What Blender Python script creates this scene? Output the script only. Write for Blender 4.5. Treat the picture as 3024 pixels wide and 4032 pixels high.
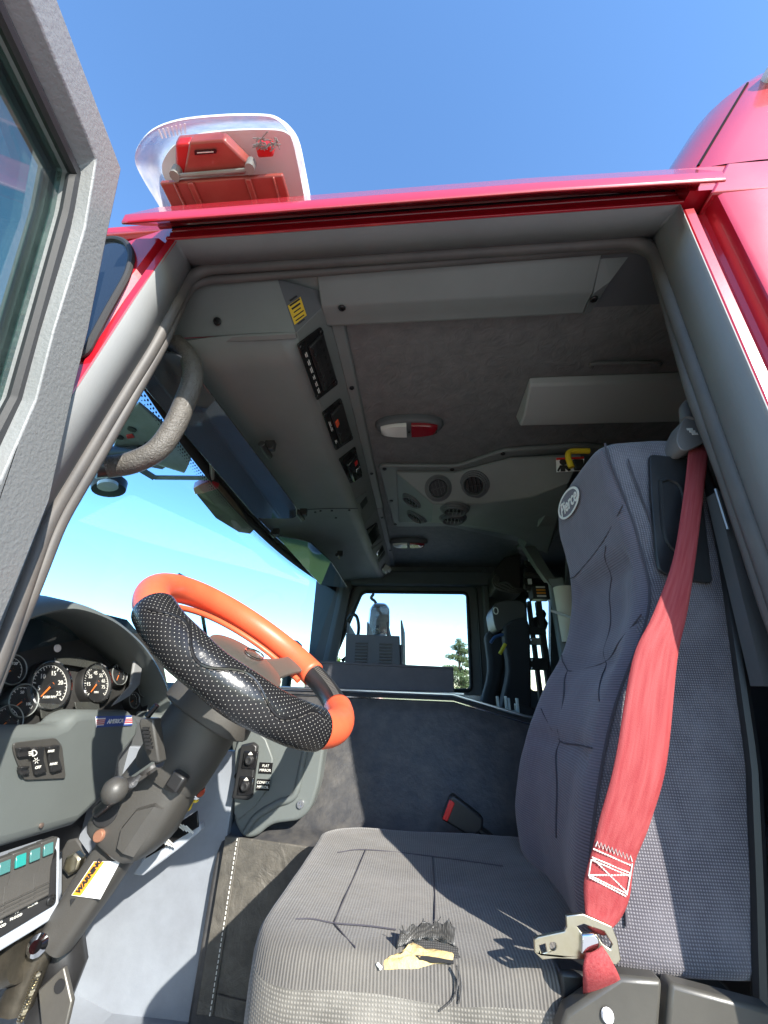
import bpy, bmesh, math, random
from mathutils import Vector, Matrix, noise
random.seed(7)
V = Vector
sc = bpy.context.scene
for o in list(bpy.data.objects): bpy.data.objects.remove(o)
COL = sc.collection

# ---------------------------------------------------------------- camera
CAM = V((0, 0, 1.75)); FPX = 1530.0
_p, _w, _r = math.radians(24.5), math.radians(5.4), math.radians(1.8)
FWD = V((-math.sin(_w)*math.cos(_p), math.cos(_w)*math.cos(_p), math.sin(_p)))
_r0 = V((math.cos(_w), math.sin(_w), 0)); _u0 = _r0.cross(FWD)
RGT = _r0*math.cos(_r) + _u0*math.sin(_r)
UPV = _u0*math.cos(_r) - _r0*math.sin(_r)
cd = bpy.data.cameras.new('camera'); cam = bpy.data.objects.new('camera', cd); COL.objects.link(cam)
cd.sensor_fit = 'HORIZONTAL'; cd.sensor_width = 36; cd.lens = 36*FPX/3024
cd.clip_start = 0.02; cd.clip_end = 3000
m = Matrix.Identity(4)
for i, a in enumerate((RGT, UPV, -FWD)):
    for j in range(3): m[j][i] = a[j]
m.translation = CAM; cam.matrix_world = m
sc.camera = cam
sc.render.resolution_x, sc.render.resolution_y = 768, 1024

# ---------------------------------------------------------------- sky, sun, exposure
SUN = V((0.78, -1.0, 0.70)).normalized()
wd = bpy.data.worlds.new('World'); sc.world = wd; wd.use_nodes = True
nt = wd.node_tree; bg = nt.nodes['Background']
sky = nt.nodes.new('ShaderNodeTexSky'); sky.sky_type = 'NISHITA'; sky.sun_disc = False
sky.sun_elevation = math.asin(SUN.z); sky.sun_rotation = math.atan2(SUN.x, SUN.y)
sky.altitude = 100; sky.air_density = 1.0; sky.dust_density = 0.2; sky.ozone_density = 3.2
hsv = nt.nodes.new('ShaderNodeHueSaturation'); hsv.inputs['Saturation'].default_value = 1.10
nt.links.new(sky.outputs[0], hsv.inputs['Color']); nt.links.new(hsv.outputs[0], bg.inputs[0]); bg.inputs[1].default_value = 0.15
sl = bpy.data.lights.new('sun', 'SUN'); sl.energy = 3.7; sl.angle = math.radians(0.55); sl.color = (1, .95, .86)
so = bpy.data.objects.new('sun', sl); COL.objects.link(so); so.location = SUN*30
so.rotation_euler = (-SUN).to_track_quat('-Z', 'Y').to_euler()
sc.view_settings.view_transform = 'Standard'; sc.view_settings.look = 'None'
sc.view_settings.gamma = 1; sc.view_settings.exposure = 1.62
sc.cycles.max_bounces = 10; sc.cycles.diffuse_bounces = 6; sc.cycles.transparent_max_bounces = 16
sc.cycles.sample_clamp_indirect = 8

# ---------------------------------------------------------------- helpers
def ray(x, y): return FWD*FPX + RGT*(x-1512) + UPV*(2016-y)
def PY(x, y, Y): d = ray(x, y); return CAM + d*((Y-CAM.y)/d.y)
def PX(x, y, X): d = ray(x, y); return CAM + d*((X-CAM.x)/d.x)
def PZ(x, y, Z): d = ray(x, y); return CAM + d*((Z-CAM.z)/d.z)
def PP(x, y, o, n):                       # ray against the plane through o with normal n
    d = ray(x, y); return CAM + d*((o-CAM).dot(n)/d.dot(n))

def origin_of(p):
    v = V((0, 0, 0))
    while p: v += p.location; p = p.parent
    return v

class MB:
    def __init__(s): s.v = []; s.f = []; s.uv = {}
    def add(s, vs, fs):
        b = len(s.v); s.v += [V(a) for a in vs]; s.f += [tuple(i+b for i in f) for f in fs]; return s
    def box(s, c, d, R=None):
        c = V(c); vs = []
        for x in (-.5, .5):
            for y in (-.5, .5):
                for z in (-.5, .5):
                    q = V((x*d[0], y*d[1], z*d[2])); vs.append(c + (R @ q if R else q))
        return s.add(vs, [(0,1,3,2),(4,6,7,5),(0,4,5,1),(2,3,7,6),(0,2,6,4),(1,5,7,3)])
    def plate(s, pts, off):               # polygon extruded by the vector off
        n = len(pts); pts = [V(p) for p in pts]; off = V(off)
        fs = [tuple(range(n)), tuple(range(2*n-1, n-1, -1))]
        fs += [(i, n+i, n+(i+1) % n, (i+1) % n) for i in range(n)]
        return s.add(pts + [p+off for p in pts], fs)
    def loft(s, rings, closed=True, caps=True, loop=False):
        n = len(rings[0]); b = len(s.v)
        for r in rings: s.v += [V(p) for p in r]
        k = len(rings); m = n if closed else n-1
        for i in range(k if loop else k-1):
            for j in range(m):
                a = b+i*n; c = b+((i+1) % k)*n
                s.f.append((a+j, a+(j+1) % n, c+(j+1) % n, c+j))
                s.uv[len(s.f)-1] = [(j/m, i/(k-1)), ((j+1)/m, i/(k-1)), ((j+1)/m, (i+1)/(k-1)), (j/m, (i+1)/(k-1))]
        if caps and closed and not loop:
            s.f.append(tuple(range(b, b+n))); s.f.append(tuple(range(b+(k-1)*n+n-1, b+(k-1)*n-1, -1)))
        return s
    def tube(s, path, r, seg=12, loop=False, up=None, flat=1.0):
        path = [V(p) for p in path]; k = len(path); rings = []; prev = None
        for i, p in enumerate(path):
            a = path[i-1] if (i > 0 or loop) else p
            c = path[(i+1) % k] if (i < k-1 or loop) else p
            t = (c-a).normalized()
            if prev is None:
                q = V(up) if up else (V((0, 0, 1)) if abs(t.z) < .9 else V((1, 0, 0)))
            else: q = prev
            x = (q - t*q.dot(t)).normalized(); y = t.cross(x); prev = x
            rr = r[i] if isinstance(r, (list, tuple)) else r
            rings.append([p + (x*math.cos(g)*flat + y*math.sin(g))*rr for g in [2*math.pi*j/seg for j in range(seg)]])
        return s.loft(rings, True, True, loop)
    def lathe(s, prof, o, ax, seg=24, up=None, caps=True):   # prof: (radius, height along ax)
        o = V(o); ax = V(ax).normalized(); q = V(up) if up else (V((0, 0, 1)) if abs(ax.z) < .9 else V((1, 0, 0)))
        x = (q-ax*q.dot(ax)).normalized(); y = ax.cross(x)
        return s.loft([[o+ax*h+(x*math.cos(2*math.pi*j/seg)+y*math.sin(2*math.pi*j/seg))*max(r, 1e-4) for j in range(seg)] for r, h in prof], caps=caps)
    def grid(s, fn, nu, nv):
        return s.loft([[fn(u/nu, v/nv) for u in range(nu+1)] for v in range(nv+1)], closed=False, caps=False)
    def mesh(s, name, off=V((0, 0, 0))):
        me = bpy.data.meshes.new(name); me.from_pydata([tuple(v-off) for v in s.v], [], s.f)
        if s.uv:
            l = me.uv_layers.new(name='UV')
            for p in me.polygons:
                if p.index in s.uv:
                    for li, c in zip(p.loop_indices, s.uv[p.index]): l.data[li].uv = c
        bm = bmesh.new(); bm.from_mesh(me); bmesh.ops.recalc_face_normals(bm, faces=bm.faces); bm.to_mesh(me); bm.free()
        return me
    def build(s, name, mat, parent=None, bevel=0, sub=0, smooth=40, thick=0, seg=2, kind=None):
        me = s.mesh(name, origin_of(parent)); ob = bpy.data.objects.new(name, me); COL.objects.link(ob)
        if parent: ob.parent = parent
        finish(ob, mat, bevel, sub, smooth, thick, seg)
        if kind: ob['kind'] = kind
        return ob

def finish(ob, mat, bevel=0, sub=0, smooth=40, thick=0, seg=2):
    me = ob.data
    for mt in (mat if isinstance(mat, list) else [mat]): me.materials.append(mt)
    if smooth:
        me.polygons.foreach_set('use_smooth', [True]*len(me.polygons))
        if smooth < 180: me.set_sharp_from_angle(angle=math.radians(smooth))
    if thick:
        k = ob.modifiers.new('thick', 'SOLIDIFY'); k.thickness = thick; k.offset = 0
    if bevel:
        k = ob.modifiers.new('bevel', 'BEVEL'); k.width = bevel; k.segments = seg; k.limit_method = 'ANGLE'; k.angle_limit = math.radians(35); k.harden_normals = False
    if sub:
        k = ob.modifiers.new('sub', 'SUBSURF'); k.levels = sub; k.render_levels = sub

def inst(name, me, M, parent, mat=None):
    ob = bpy.data.objects.new(name, me); COL.objects.link(ob)
    if mat and not me.materials: me.materials.append(mat)
    M = M.copy()
    if parent:
        ob.parent = parent; M.translation -= origin_of(parent)
    ob.matrix_local = M
    return ob

def thing(name, label, cat, loc, group=None):
    o = bpy.data.objects.new(name, None); COL.objects.link(o); o.location = V(loc); o.empty_display_size = .05
    o['label'] = label; o['category'] = cat
    if group: o['group'] = group
    return o
def tag(o, label, cat, group=None):
    o['label'] = label; o['category'] = cat
    if group: o['group'] = group
    return o
def frame(o, u, v):                       # matrix whose local x runs along u, y along v, z out of the plane
    u = V(u).normalized(); n = u.cross(V(v)).normalized(); v2 = n.cross(u)
    M = Matrix.Identity(4)
    for i, a in enumerate((u, v2, n)):
        for j in range(3): M[j][i] = a[j]
    M.translation = V(o); return M
def rot3(u, v): return frame((0, 0, 0), u, v).to_3x3()

def text(body, size, o, u, v, mat, parent, name='lettering', ext=.0004, shear=0, bold=0, align='CENTER'):
    cu = bpy.data.curves.new(name, 'FONT'); cu.body = body; cu.size = size; cu.extrude = ext; cu.shear = shear; cu.offset = bold
    cu.align_x = align; cu.align_y = 'CENTER'; cu.resolution_u = 3
    t = bpy.data.objects.new(name, cu); COL.objects.link(t)
    me = bpy.data.meshes.new_from_object(t.evaluated_get(bpy.context.evaluated_depsgraph_get()))
    bpy.data.objects.remove(t); bpy.data.curves.remove(cu); me.name = name
    me.materials.clear()
    return inst(name, me, frame(o, u, v), parent, mat)

def roundpoly(pts, r, n=6, closed=True):  # rounds the corners of a 3-D polyline
    pts = [V(p) for p in pts]; out = []; k = len(pts)
    for i, p in enumerate(pts):
        if not closed and i in (0, k-1): out.append(p); continue
        a, c = pts[i-1], pts[(i+1) % k]
        rr = r[i] if isinstance(r, (list, tuple)) else r
        d = min(rr, (a-p).length*.49, (c-p).length*.49)
        s0, s1 = p+(a-p).normalized()*d, p+(c-p).normalized()*d
        for j in range(n+1):
            t = j/n; out.append(s0*(1-t)**2 + p*2*t*(1-t) + s1*t*t)
    return out
def smoothpath(pts, n=6):                 # Catmull-Rom
    pts = [V(p) for p in pts]; out = []
    P = [pts[0]*2-pts[1]]+pts+[pts[-1]*2-pts[-2]]
    for i in range(1, len(P)-2):
        for j in range(n):
            t = j/n; a, b, c, d = P[i-1:i+3]
            out.append(.5*(2*b+(c-a)*t+(2*a-5*b+4*c-d)*t*t+(3*b-a-3*c+d)*t**3))
    out.append(pts[-1]); return out
def interp(tab, z):
    if z <= tab[0][0]: return tab[0][1]
    for (a, x), (b, y) in zip(tab, tab[1:]):
        if z <= b:
            t = (z-a)/(b-a); return x+(y-x)*t
    return tab[-1][1]

# ---------------------------------------------------------------- materials
def mat(name, col, rough=.5, metal=0, bump=None, var=None, coat=0, spec=.5, emit=None):
    """bump: list of (texture, scale, strength, distance); var: (scale, amount, second colour)"""
    M = bpy.data.materials.new(name); M.use_nodes = True; t = M.node_tree; b = t.nodes['Principled BSDF']
    L = t.links.new; N = t.nodes.new
    b.inputs['Base Color'].default_value = (*col, 1); b.inputs['Roughness'].default_value = rough
    b.inputs['Metallic'].default_value = metal; b.inputs['Coat Weight'].default_value = coat
    b.inputs['Coat Roughness'].default_value = .04; b.inputs['Specular IOR Level'].default_value = spec
    tc = N('ShaderNodeTexCoord')
    if var:
        nz = N('ShaderNodeTexNoise'); nz.inputs['Scale'].default_value = var[0]; nz.inputs['Detail'].default_value = 6
        nz.inputs['Roughness'].default_value = .65
        L(tc.outputs['Object'], nz.inputs['Vector'])
        rp = N('ShaderNodeMapRange'); rp.inputs[1].default_value = .35; rp.inputs[2].default_value = .7
        rp.inputs[4].default_value = var[1]; L(nz.outputs[0], rp.inputs[0])
        mx = N('ShaderNodeMix'); mx.data_type = 'RGBA'; mx.inputs[6].default_value = (*col, 1); mx.inputs[7].default_value = (*var[2], 1)
        L(rp.outputs[0], mx.inputs[0]); L(mx.outputs[2], b.inputs['Base Color'])
        mr = N('ShaderNodeMapRange'); mr.inputs[3].default_value = max(.02, rough-.08); mr.inputs[4].default_value = min(1, rough+.1)
        L(nz.outputs[0], mr.inputs[0]); L(mr.outputs[0], b.inputs['Roughness'])
    prev = None
    for kind, scale, st, dist in (bump or []):
        if kind == 'noise':
            x = N('ShaderNodeTexNoise'); x.inputs['Detail'].default_value = 4; out = x.outputs[0]
        elif kind == 'voronoi':
            x = N('ShaderNodeTexVoronoi'); out = x.outputs[0]
        elif kind == 'wrinkle':
            x = N('ShaderNodeTexNoise'); x.inputs['Detail'].default_value = 5; x.inputs['Distortion'].default_value = 2.5; out = x.outputs[0]
        x.inputs['Scale'].default_value = scale; L(tc.outputs['Object'], x.inputs['Vector'])
        bp = N('ShaderNodeBump'); bp.inputs['Strength'].default_value = st; bp.inputs['Distance'].default_value = dist
        L(out, bp.inputs['Height'])
        if prev: L(prev.outputs[0], bp.inputs['Normal'])
        prev = bp
    if prev: L(prev.outputs[0], b.inputs['Normal'])
    return M

def fabric(name, c1, c2, k, axes, bumpd=.0006, wear=None, phase=1.6):
    """woven cloth: threads crossing at period 1/k along two object axes"""
    M = bpy.data.materials.new(name); M.use_nodes = True; t = M.node_tree; b = t.nodes['Principled BSDF']
    L = t.links.new; N = t.nodes.new
    tc = N('ShaderNodeTexCoord'); sp = N('ShaderNodeSeparateXYZ'); L(tc.outputs['Object'], sp.inputs[0])
    nz = N('ShaderNodeTexNoise'); nz.inputs['Scale'].default_value = 30; nz.inputs['Detail'].default_value = 4; L(tc.outputs['Object'], nz.inputs['Vector'])
    outs = []
    for a, kk in zip(axes, k):
        mu = N('ShaderNodeMath'); mu.operation = 'MULTIPLY'; mu.inputs[1].default_value = kk*2*math.pi; L(sp.outputs[a], mu.inputs[0])
        ad = N('ShaderNodeMath'); ad.operation = 'MULTIPLY_ADD'; ad.inputs[1].default_value = phase; L(nz.outputs[0], ad.inputs[0]); L(mu.outputs[0], ad.inputs[2])
        sn = N('ShaderNodeMath'); sn.operation = 'SINE'; L(ad.outputs[0], sn.inputs[0])
        ab = N('ShaderNodeMath'); ab.operation = 'MULTIPLY_ADD'; ab.inputs[1].default_value = .5; ab.inputs[2].default_value = .5; L(sn.outputs[0], ab.inputs[0])
        outs.append(ab)
    h = outs[0]
    if len(outs) > 1:
        h = N('ShaderNodeMath'); h.operation = 'MULTIPLY'; L(outs[0].outputs[0], h.inputs[0]); L(outs[1].outputs[0], h.inputs[1])
    mx = N('ShaderNodeMix'); mx.data_type = 'RGBA'; mx.inputs[6].default_value = (*c1, 1); mx.inputs[7].default_value = (*c2, 1)
    L(h.outputs[0], mx.inputs[0]); col = mx.outputs[2]
    n2 = N('ShaderNodeTexNoise'); n2.inputs['Scale'].default_value = 9; n2.inputs['Detail'].default_value = 7; n2.inputs['Roughness'].default_value = .7; L(tc.outputs['Object'], n2.inputs['Vector'])
    rp = N('ShaderNodeMapRange'); rp.inputs[1].default_value = .4; rp.inputs[2].default_value = .75; rp.inputs[4].default_value = .55; L(n2.outputs[0], rp.inputs[0])
    m2 = N('ShaderNodeMix'); m2.data_type = 'RGBA'; L(col, m2.inputs[6]); m2.inputs[7].default_value = (*(wear or c2), 1); L(rp.outputs[0], m2.inputs[0])
    L(m2.outputs[2], b.inputs['Base Color'])
    bp = N('ShaderNodeBump'); bp.inputs['Strength'].default_value = .8; bp.inputs['Distance'].default_value = bumpd; L(h.outputs[0], bp.inputs['Height'])
    b2 = N('ShaderNodeBump'); b2.inputs['Strength'].default_value = .5; b2.inputs['Distance'].default_value = .006; L(n2.outputs[0], b2.inputs['Height']); L(bp.outputs[0], b2.inputs['Normal'])
    L(b2.outputs[0], b.inputs['Normal'])
    b.inputs['Roughness'].default_value = .9; b.inputs['Sheen Weight'].default_value = .25; b.inputs['Specular IOR Level'].default_value = .2
    return M

def glass(name, tint, refl=1.0, haze=0.0, hazecol=(.9, .95, 1), rough=.0):
    """thin pane: tinted see-through with a Fresnel reflection and a patchy diffuse layer"""
    M = bpy.data.materials.new(name); M.use_nodes = True; t = M.node_tree; t.nodes.remove(t.nodes['Principled BSDF'])
    L = t.links.new; N = t.nodes.new; out = t.nodes['Material Output']
    tr = N('ShaderNodeBsdfTransparent'); tr.inputs[0].default_value = (*tint, 1)
    gl = N('ShaderNodeBsdfGlossy'); gl.inputs['Roughness'].default_value = rough
    lw = N('ShaderNodeLayerWeight'); lw.inputs[0].default_value = .5
    pw = N('ShaderNodeMath'); pw.operation = 'POWER'; pw.inputs[1].default_value = 5; L(lw.outputs['Facing'], pw.inputs[0])
    mu = N('ShaderNodeMath'); mu.operation = 'MULTIPLY_ADD'; mu.use_clamp = True; mu.inputs[1].default_value = .92; mu.inputs[2].default_value = .05*refl; L(pw.outputs[0], mu.inputs[0])
    mx = N('ShaderNodeMixShader'); L(mu.outputs[0], mx.inputs[0]); L(tr.outputs[0], mx.inputs[1]); L(gl.outputs[0], mx.inputs[2])
    last = mx
    if haze:
        df = N('ShaderNodeBsdfDiffuse'); df.inputs[0].default_value = (*hazecol, 1)
        nz = N('ShaderNodeTexNoise'); nz.inputs['Scale'].default_value = 14; nz.inputs['Detail'].default_value = 8
        tc = N('ShaderNodeTexCoord'); L(tc.outputs['Object'], nz.inputs['Vector'])
        rp = N('ShaderNodeMapRange'); rp.inputs[1].default_value = .3; rp.inputs[2].default_value = .8; rp.inputs[3].default_value = haze*.3; rp.inputs[4].default_value = haze*1.6; L(nz.outputs[0], rp.inputs[0])
        m2 = N('ShaderNodeMixShader'); L(rp.outputs[0], m2.inputs[0]); L(mx.outputs[0], m2.inputs[1]); L(df.outputs[0], m2.inputs[2]); last = m2
    L(last.outputs[0], out.inputs[0])
    return M

M_red = mat('red_paint', (.36, .006, .016), .30, coat=.8, bump=[('noise', 260, .06, .0008)], var=(4, .35, (.5, .012, .025)))
M_redseam = mat('dark_sealant', (.012, .006, .008), .95, spec=.1)
M_jamb = mat('jamb_grey_paint', (.21, .215, .215), .62, bump=[('noise', 420, .25, .0008)], var=(7, .5, (.17, .175, .18)))
M_door = mat('door_grey_textured_paint', (.20, .205, .205), .5, bump=[('noise', 170, .55, .0016), ('voronoi', 240, .2, .0008)], var=(6, .4, (.16, .165, .165)))
M_seal = mat('rubber_seal', (.075, .07, .068), .55, bump=[('noise', 300, .2, .0006)], var=(12, .6, (.13, .115, .10)))
M_rubber = mat('black_rubber', (.018, .018, .019), .6, bump=[('noise', 200, .2, .0005)])
M_trim = mat('interior_grey_plastic', (.175, .188, .178), .48, bump=[('noise', 650, .35, .0006)], var=(5, .6, (.14, .152, .144)))
M_dash = mat('dash_grey_plastic', (.125, .14, .135), .48, bump=[('noise', 700, .3, .0005)], var=(6, .5, (.10, .112, .108)))
M_dark = mat('dark_interior_panel', (.085, .09, .094), .6, bump=[('noise', 500, .3, .0006)], var=(6, .6, (.11, .115, .115)))
M_black = mat('black_plastic', (.016, .016, .017), .38, bump=[('noise', 500, .2, .0004)], var=(15, .6, (.03, .03, .03)))
M_gloss = mat('gloss_black', (.012, .012, .013), .16)
M_liner = mat('headliner_vinyl', (.125, .125, .12), .66, bump=[('wrinkle', 22, .7, .005), ('noise', 260, .4, .0015)], var=(24, .8, (.19, .185, .175)))
M_vinyl = mat('engine_cover_vinyl', (.038, .039, .043), .45, bump=[('noise', 24, .4, .005), ('noise', 110, .4, .0015), ('noise', 500, .4, .0008)], var=(30, .8, (.085, .08, .074)))
M_floor = mat('blue_grey_floor_coating', (.25, .275, .31), .55, bump=[('noise', 500, .25, .0006), ('noise', 18, .25, .004)], var=(9, .9, (.19, .205, .23)))
M_alu = mat('brushed_aluminium', (.55, .57, .58), .35, 1, bump=[('noise', 300, .1, .0003)])
M_zinc = mat('plated_steel', (.62, .57, .45), .3, 1, bump=[('noise', 60, .25, .001)], var=(30, .7, (.45, .38, .22)))
M_chrome = mat('chrome', (.8, .8, .82), .08, 1)
M_screw = mat('black_screw', (.03, .03, .03), .3, .6)
M_white = mat('white_print', (.75, .74, .68), .6)
M_yellow = mat('yellow_sticker', (.72, .47, .03), .55, var=(60, .3, (.6, .38, .03)))
M_keyyel = mat('yellow_plastic', (.78, .55, .03), .4)
M_orange = mat('orange_vinyl', (.78, .13, .055), .42, bump=[('noise', 260, .25, .0008)], var=(14, .55, (.68, .09, .035)))
M_orsw = mat('orange_plastic', (.75, .09, .03), .4)
M_redpl = mat('red_plastic', (.6, .02, .02), .35)
M_label = mat('white_label', (.8, .8, .8), .5)
M_lens_w = mat('frosted_lens', (.62, .60, .55), .25, coat=.5)
M_lens_r = mat('red_lens', (.22, .008, .015), .2, coat=.6)
M_teal = mat('teal_lens', (.02, .22, .20), .2)
M_foam = mat('yellow_foam', (.58, .45, .22), .95, bump=[('noise', 220, .8, .003)], var=(60, .7, (.5, .32, .10)))
M_panelgrey = mat('pale_grey_panel', (.36, .39, .43), .5, bump=[('noise', 500, .2, .0005)])
M_cream = mat('cream_cardboard', (.62, .55, .42), .8, var=(10, .4, (.55, .48, .36)))
M_mech = mat('grey_painted_metal', (.30, .31, .28), .5, bump=[('noise', 90, .2, .001)], var=(12, .7, (.2, .2, .17)))
M_seat = fabric('seat_side_weave', (.062, .057, .068), (.25, .238, .26), (330, 330), (0, 2))
M_seatf = fabric('seat_front_ribbed_cloth', (.082, .074, .094), (.165, .155, .185), (300,), (2,))
M_cush = fabric('cushion_ribbed_cloth', (.06, .056, .052), (.15, .14, .128), (260,), (0,), wear=(.19, .175, .15))
M_cushs = fabric('cushion_side_weave', (.085, .08, .07), (.22, .205, .18), (290, 290), (0, 2), wear=(.36, .34, .30))
def webbing():
    M = mat('red_webbing', (.27, .03, .036), .75, spec=.3); t = M.node_tree; b = t.nodes['Principled BSDF']; L = t.links.new; N = t.nodes.new
    tc = N('ShaderNodeTexCoord'); mp = N('ShaderNodeMapping'); mp.inputs['Scale'].default_value = (9, 14, 1); L(tc.outputs['UV'], mp.inputs[0])
    nz = N('ShaderNodeTexNoise'); nz.inputs['Scale'].default_value = 1; nz.inputs['Detail'].default_value = 6; L(mp.outputs[0], nz.inputs['Vector'])
    n2 = N('ShaderNodeTexNoise'); n2.inputs['Scale'].default_value = 700; L(tc.outputs['Object'], n2.inputs['Vector'])
    rp = N('ShaderNodeMapRange'); rp.inputs[1].default_value = .35; rp.inputs[2].default_value = .7; L(nz.outputs[0], rp.inputs[0])
    mx = N('ShaderNodeMix'); mx.data_type = 'RGBA'; mx.inputs[6].default_value = (.27, .034, .038, 1); mx.inputs[7].default_value = (.33, .065, .066, 1); L(rp.outputs[0], mx.inputs[0]); L(mx.outputs[2], b.inputs['Base Color'])
    bp = N('ShaderNodeBump'); bp.inputs['Strength'].default_value = .5; bp.inputs['Distance'].default_value = .0008; L(n2.outputs[0], bp.inputs['Height'])
    b2 = N('ShaderNodeBump'); b2.inputs['Strength'].default_value = .15; b2.inputs['Distance'].default_value = .0005; L(nz.outputs[0], b2.inputs['Height']); L(bp.outputs[0], b2.inputs['Normal']); L(b2.outputs[0], b.inputs['Normal'])
    return M
M_belt = webbing()
M_ws = glass('windshield_glass', (.60, .80, .90), 1.0, .012)
M_pane = glass('clear_window', (.93, .96, .96), 1.0, .01)
M_dglass = glass('green_tinted_glass', (.45, .62, .58), 2.2, .02)
M_qglass = mat('dark_quarter_glass', (.012, .016, .022), .06, coat=.4)
M_visor = mat('smoked_visor', (.07, .08, .088), .04, .3, spec=1.0, coat=1.0)
M_gclear = glass('gauge_cover', (.95, .95, .95), .9, .02)
M_clearlens = glass('weathered_glare_lens', (.93, .93, .93), 1.3, .6, (.95, .95, .95), .08)  # aged frosting, with haze raised to imitate overexposed sunlight on the lens
# ---------------------------------------------------------------- ground
def noise_mat(name, c1, c2, scale, rough=.9, bump=.3, c3=None):
    return mat(name, c1, rough, bump=[('noise', scale*8, bump, .02)], var=(scale, 1.0, c2))
M_grass = noise_mat('lawn', (.10, .16, .03), (.15, .19, .05), 1.2)
M_conc = noise_mat('concrete', (.42, .40, .36), (.34, .32, .29), .9)
M_asph = noise_mat('asphalt', (.05, .05, .05), (.075, .073, .07), 2.0)
def sheet(name, x0, x1, y0, y1, z, mt):
    o = MB().add([(x0, y0, z), (x1, y0, z), (x1, y1, z), (x0, y1, z)], [(0, 1, 2, 3)]).build(name, mt, smooth=0)
    o['kind'] = 'structure'; return o
sheet('ground', -1500, 1500, -1500, 1500, 0, M_grass)
sheet('apron', -1.9, 11, -7, 9, .004, M_conc)
sheet('path', -5.6, -4.2, -30, 60, .004, M_conc)

# ---------------------------------------------------------------- trees beyond the lawn
def leaf_mat(name, a, b):
    return mat(name, a, .7, var=(1.5, 1.0, b))
M_leafp = leaf_mat('pine_needles', (.05, .085, .03), (.10, .13, .045))
M_leafg = leaf_mat('bright_leaves', (.10, .18, .02), (.17, .24, .035))
M_leafd = leaf_mat('dark_leaves', (.04, .075, .02), (.07, .11, .03))
M_bark = mat('bark', (.11, .085, .06), .95, bump=[('noise', 12, .8, .05)])
def tree(name, label, base, h, clumps, leaf, n, size, trunk_r, group=None):
    base = V(base); t = thing(name, label, 'tree', base, group)
    b = MB(); top = base+V((0, 0, h*.93))
    path = [base+V((math.sin(i*1.3)*.02*h*(i > 0), math.cos(i*2.1)*.015*h*(i > 0), h*.93*i/6)) for i in range(7)]
    b.tube(path, [trunk_r*(1-.85*i/6) for i in range(7)], 8)
    for c, r in clumps:
        c = base+V(c)*h; k = min(5, max(1, int((c.z-base.z)/h*6)-1))
        b.tube([path[k], (path[k]+c)*.5+V((0, 0, -.02*h)), c], [trunk_r*.35, trunk_r*.22, trunk_r*.08], 6)
    b.build('trunk', M_bark, t)
    lf = MB(); rnd = random.Random(hash(name) % 1000 + int(h*10))
    tot = sum(r[0]*r[1] for c, r in clumps)
    for c, r in clumps:
        c = base+V(c)*h
        for i in range(int(n*r[0]*r[1]/tot)):
            d = V((rnd.gauss(0, 1), rnd.gauss(0, 1), rnd.gauss(0, 1))).normalized()*rnd.random()**.45
            p = c+V((d.x*r[0]*h, d.y*r[0]*h, d.z*r[1]*h))
            a = V((rnd.gauss(0, 1), rnd.gauss(0, 1), rnd.gauss(0, .6))).normalized(); q = a.orthogonal().normalized()
            s = size*(.6+.8*rnd.random())
            lf.add([p-a*s, p+q*s*.45, p+a*s, p-q*s*.45], [(0, 1, 2, 3)])
    lf.build('crown', leaf, t, smooth=0)
    return t
def far(px, py, D):                        # point on the lawn D metres away in the direction of a pixel
    d = ray(px, py); d.z = 0; p = d.normalized()*D; return V((p.x, p.y, 0))
pc = [((0, 0, .93), (.06, .06)), ((-.06, .02, .84), (.11, .045)), ((.10, -.03, .78), (.13, .05)), ((-.13, 0, .70), (.12, .05)), ((.05, .05, .66), (.14, .05)),
      ((.18, 0, .58), (.13, .05)), ((-.17, -.03, .52), (.15, .06)), ((.02, 0, .47), (.14, .05)), ((.20, .03, .38), (.14, .06)), ((-.16, 0, .34), (.16, .07)), ((.06, 0, .28), (.15, .06)), ((.24, 0, .24), (.12, .06)), ((-.05, .05, .17), (.17, .06))]
rp_ = random.Random(3)
pc += [((rp_.uniform(-.26, .26)*(1.05-z_), rp_.uniform(-.15, .15), z_), (rp_.uniform(.07, .12), rp_.uniform(.03, .05))) for z_ in [.12+.05*k for k in range(16)]]
tree('pine_tree', 'tall open-branched pine standing on the lawn beyond the far cab window', far(1815, 2700, 62), 9.2, pc, M_leafp, 12000, .13, .22)
bc = [((random.uniform(-.5, .5), random.uniform(-.25, .25), random.uniform(.3, .8)), (random.uniform(.14, .24), random.uniform(.12, .2))) for i in range(16)]
tree('leafy_tree', 'round bright green tree seen through the windshield above the dashboard', far(1235, 2600, 58), 6.6, bc, M_leafg, 7000, .2, .25)
# ---------------------------------------------------------------- fire truck shell
truck = thing('fire_truck', 'red fire truck cab with grey door opening, seen from the driver door', 'fire truck', (.2, 1.6, 0))
LEAN = .035
def lx(x, z): return x + LEAN*(z-2.5)
# side panel behind the door opening
prof = [(.460, .445), (.4495, .4228), (.452, .421), (.465, .420), (.469, .428), (.481, .431), (.486, .427), (.488, .408), (.491, .403), (.498, .400), (.56, .398), (2.6, .398), (2.6, .445)]
MB().loft([[(lx(x, z), y, z) for x, y in prof] for z in (.55, 1.2, 1.8, 2.2, 2.497)]).build('body_side', M_red, truck, smooth=30)
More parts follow.
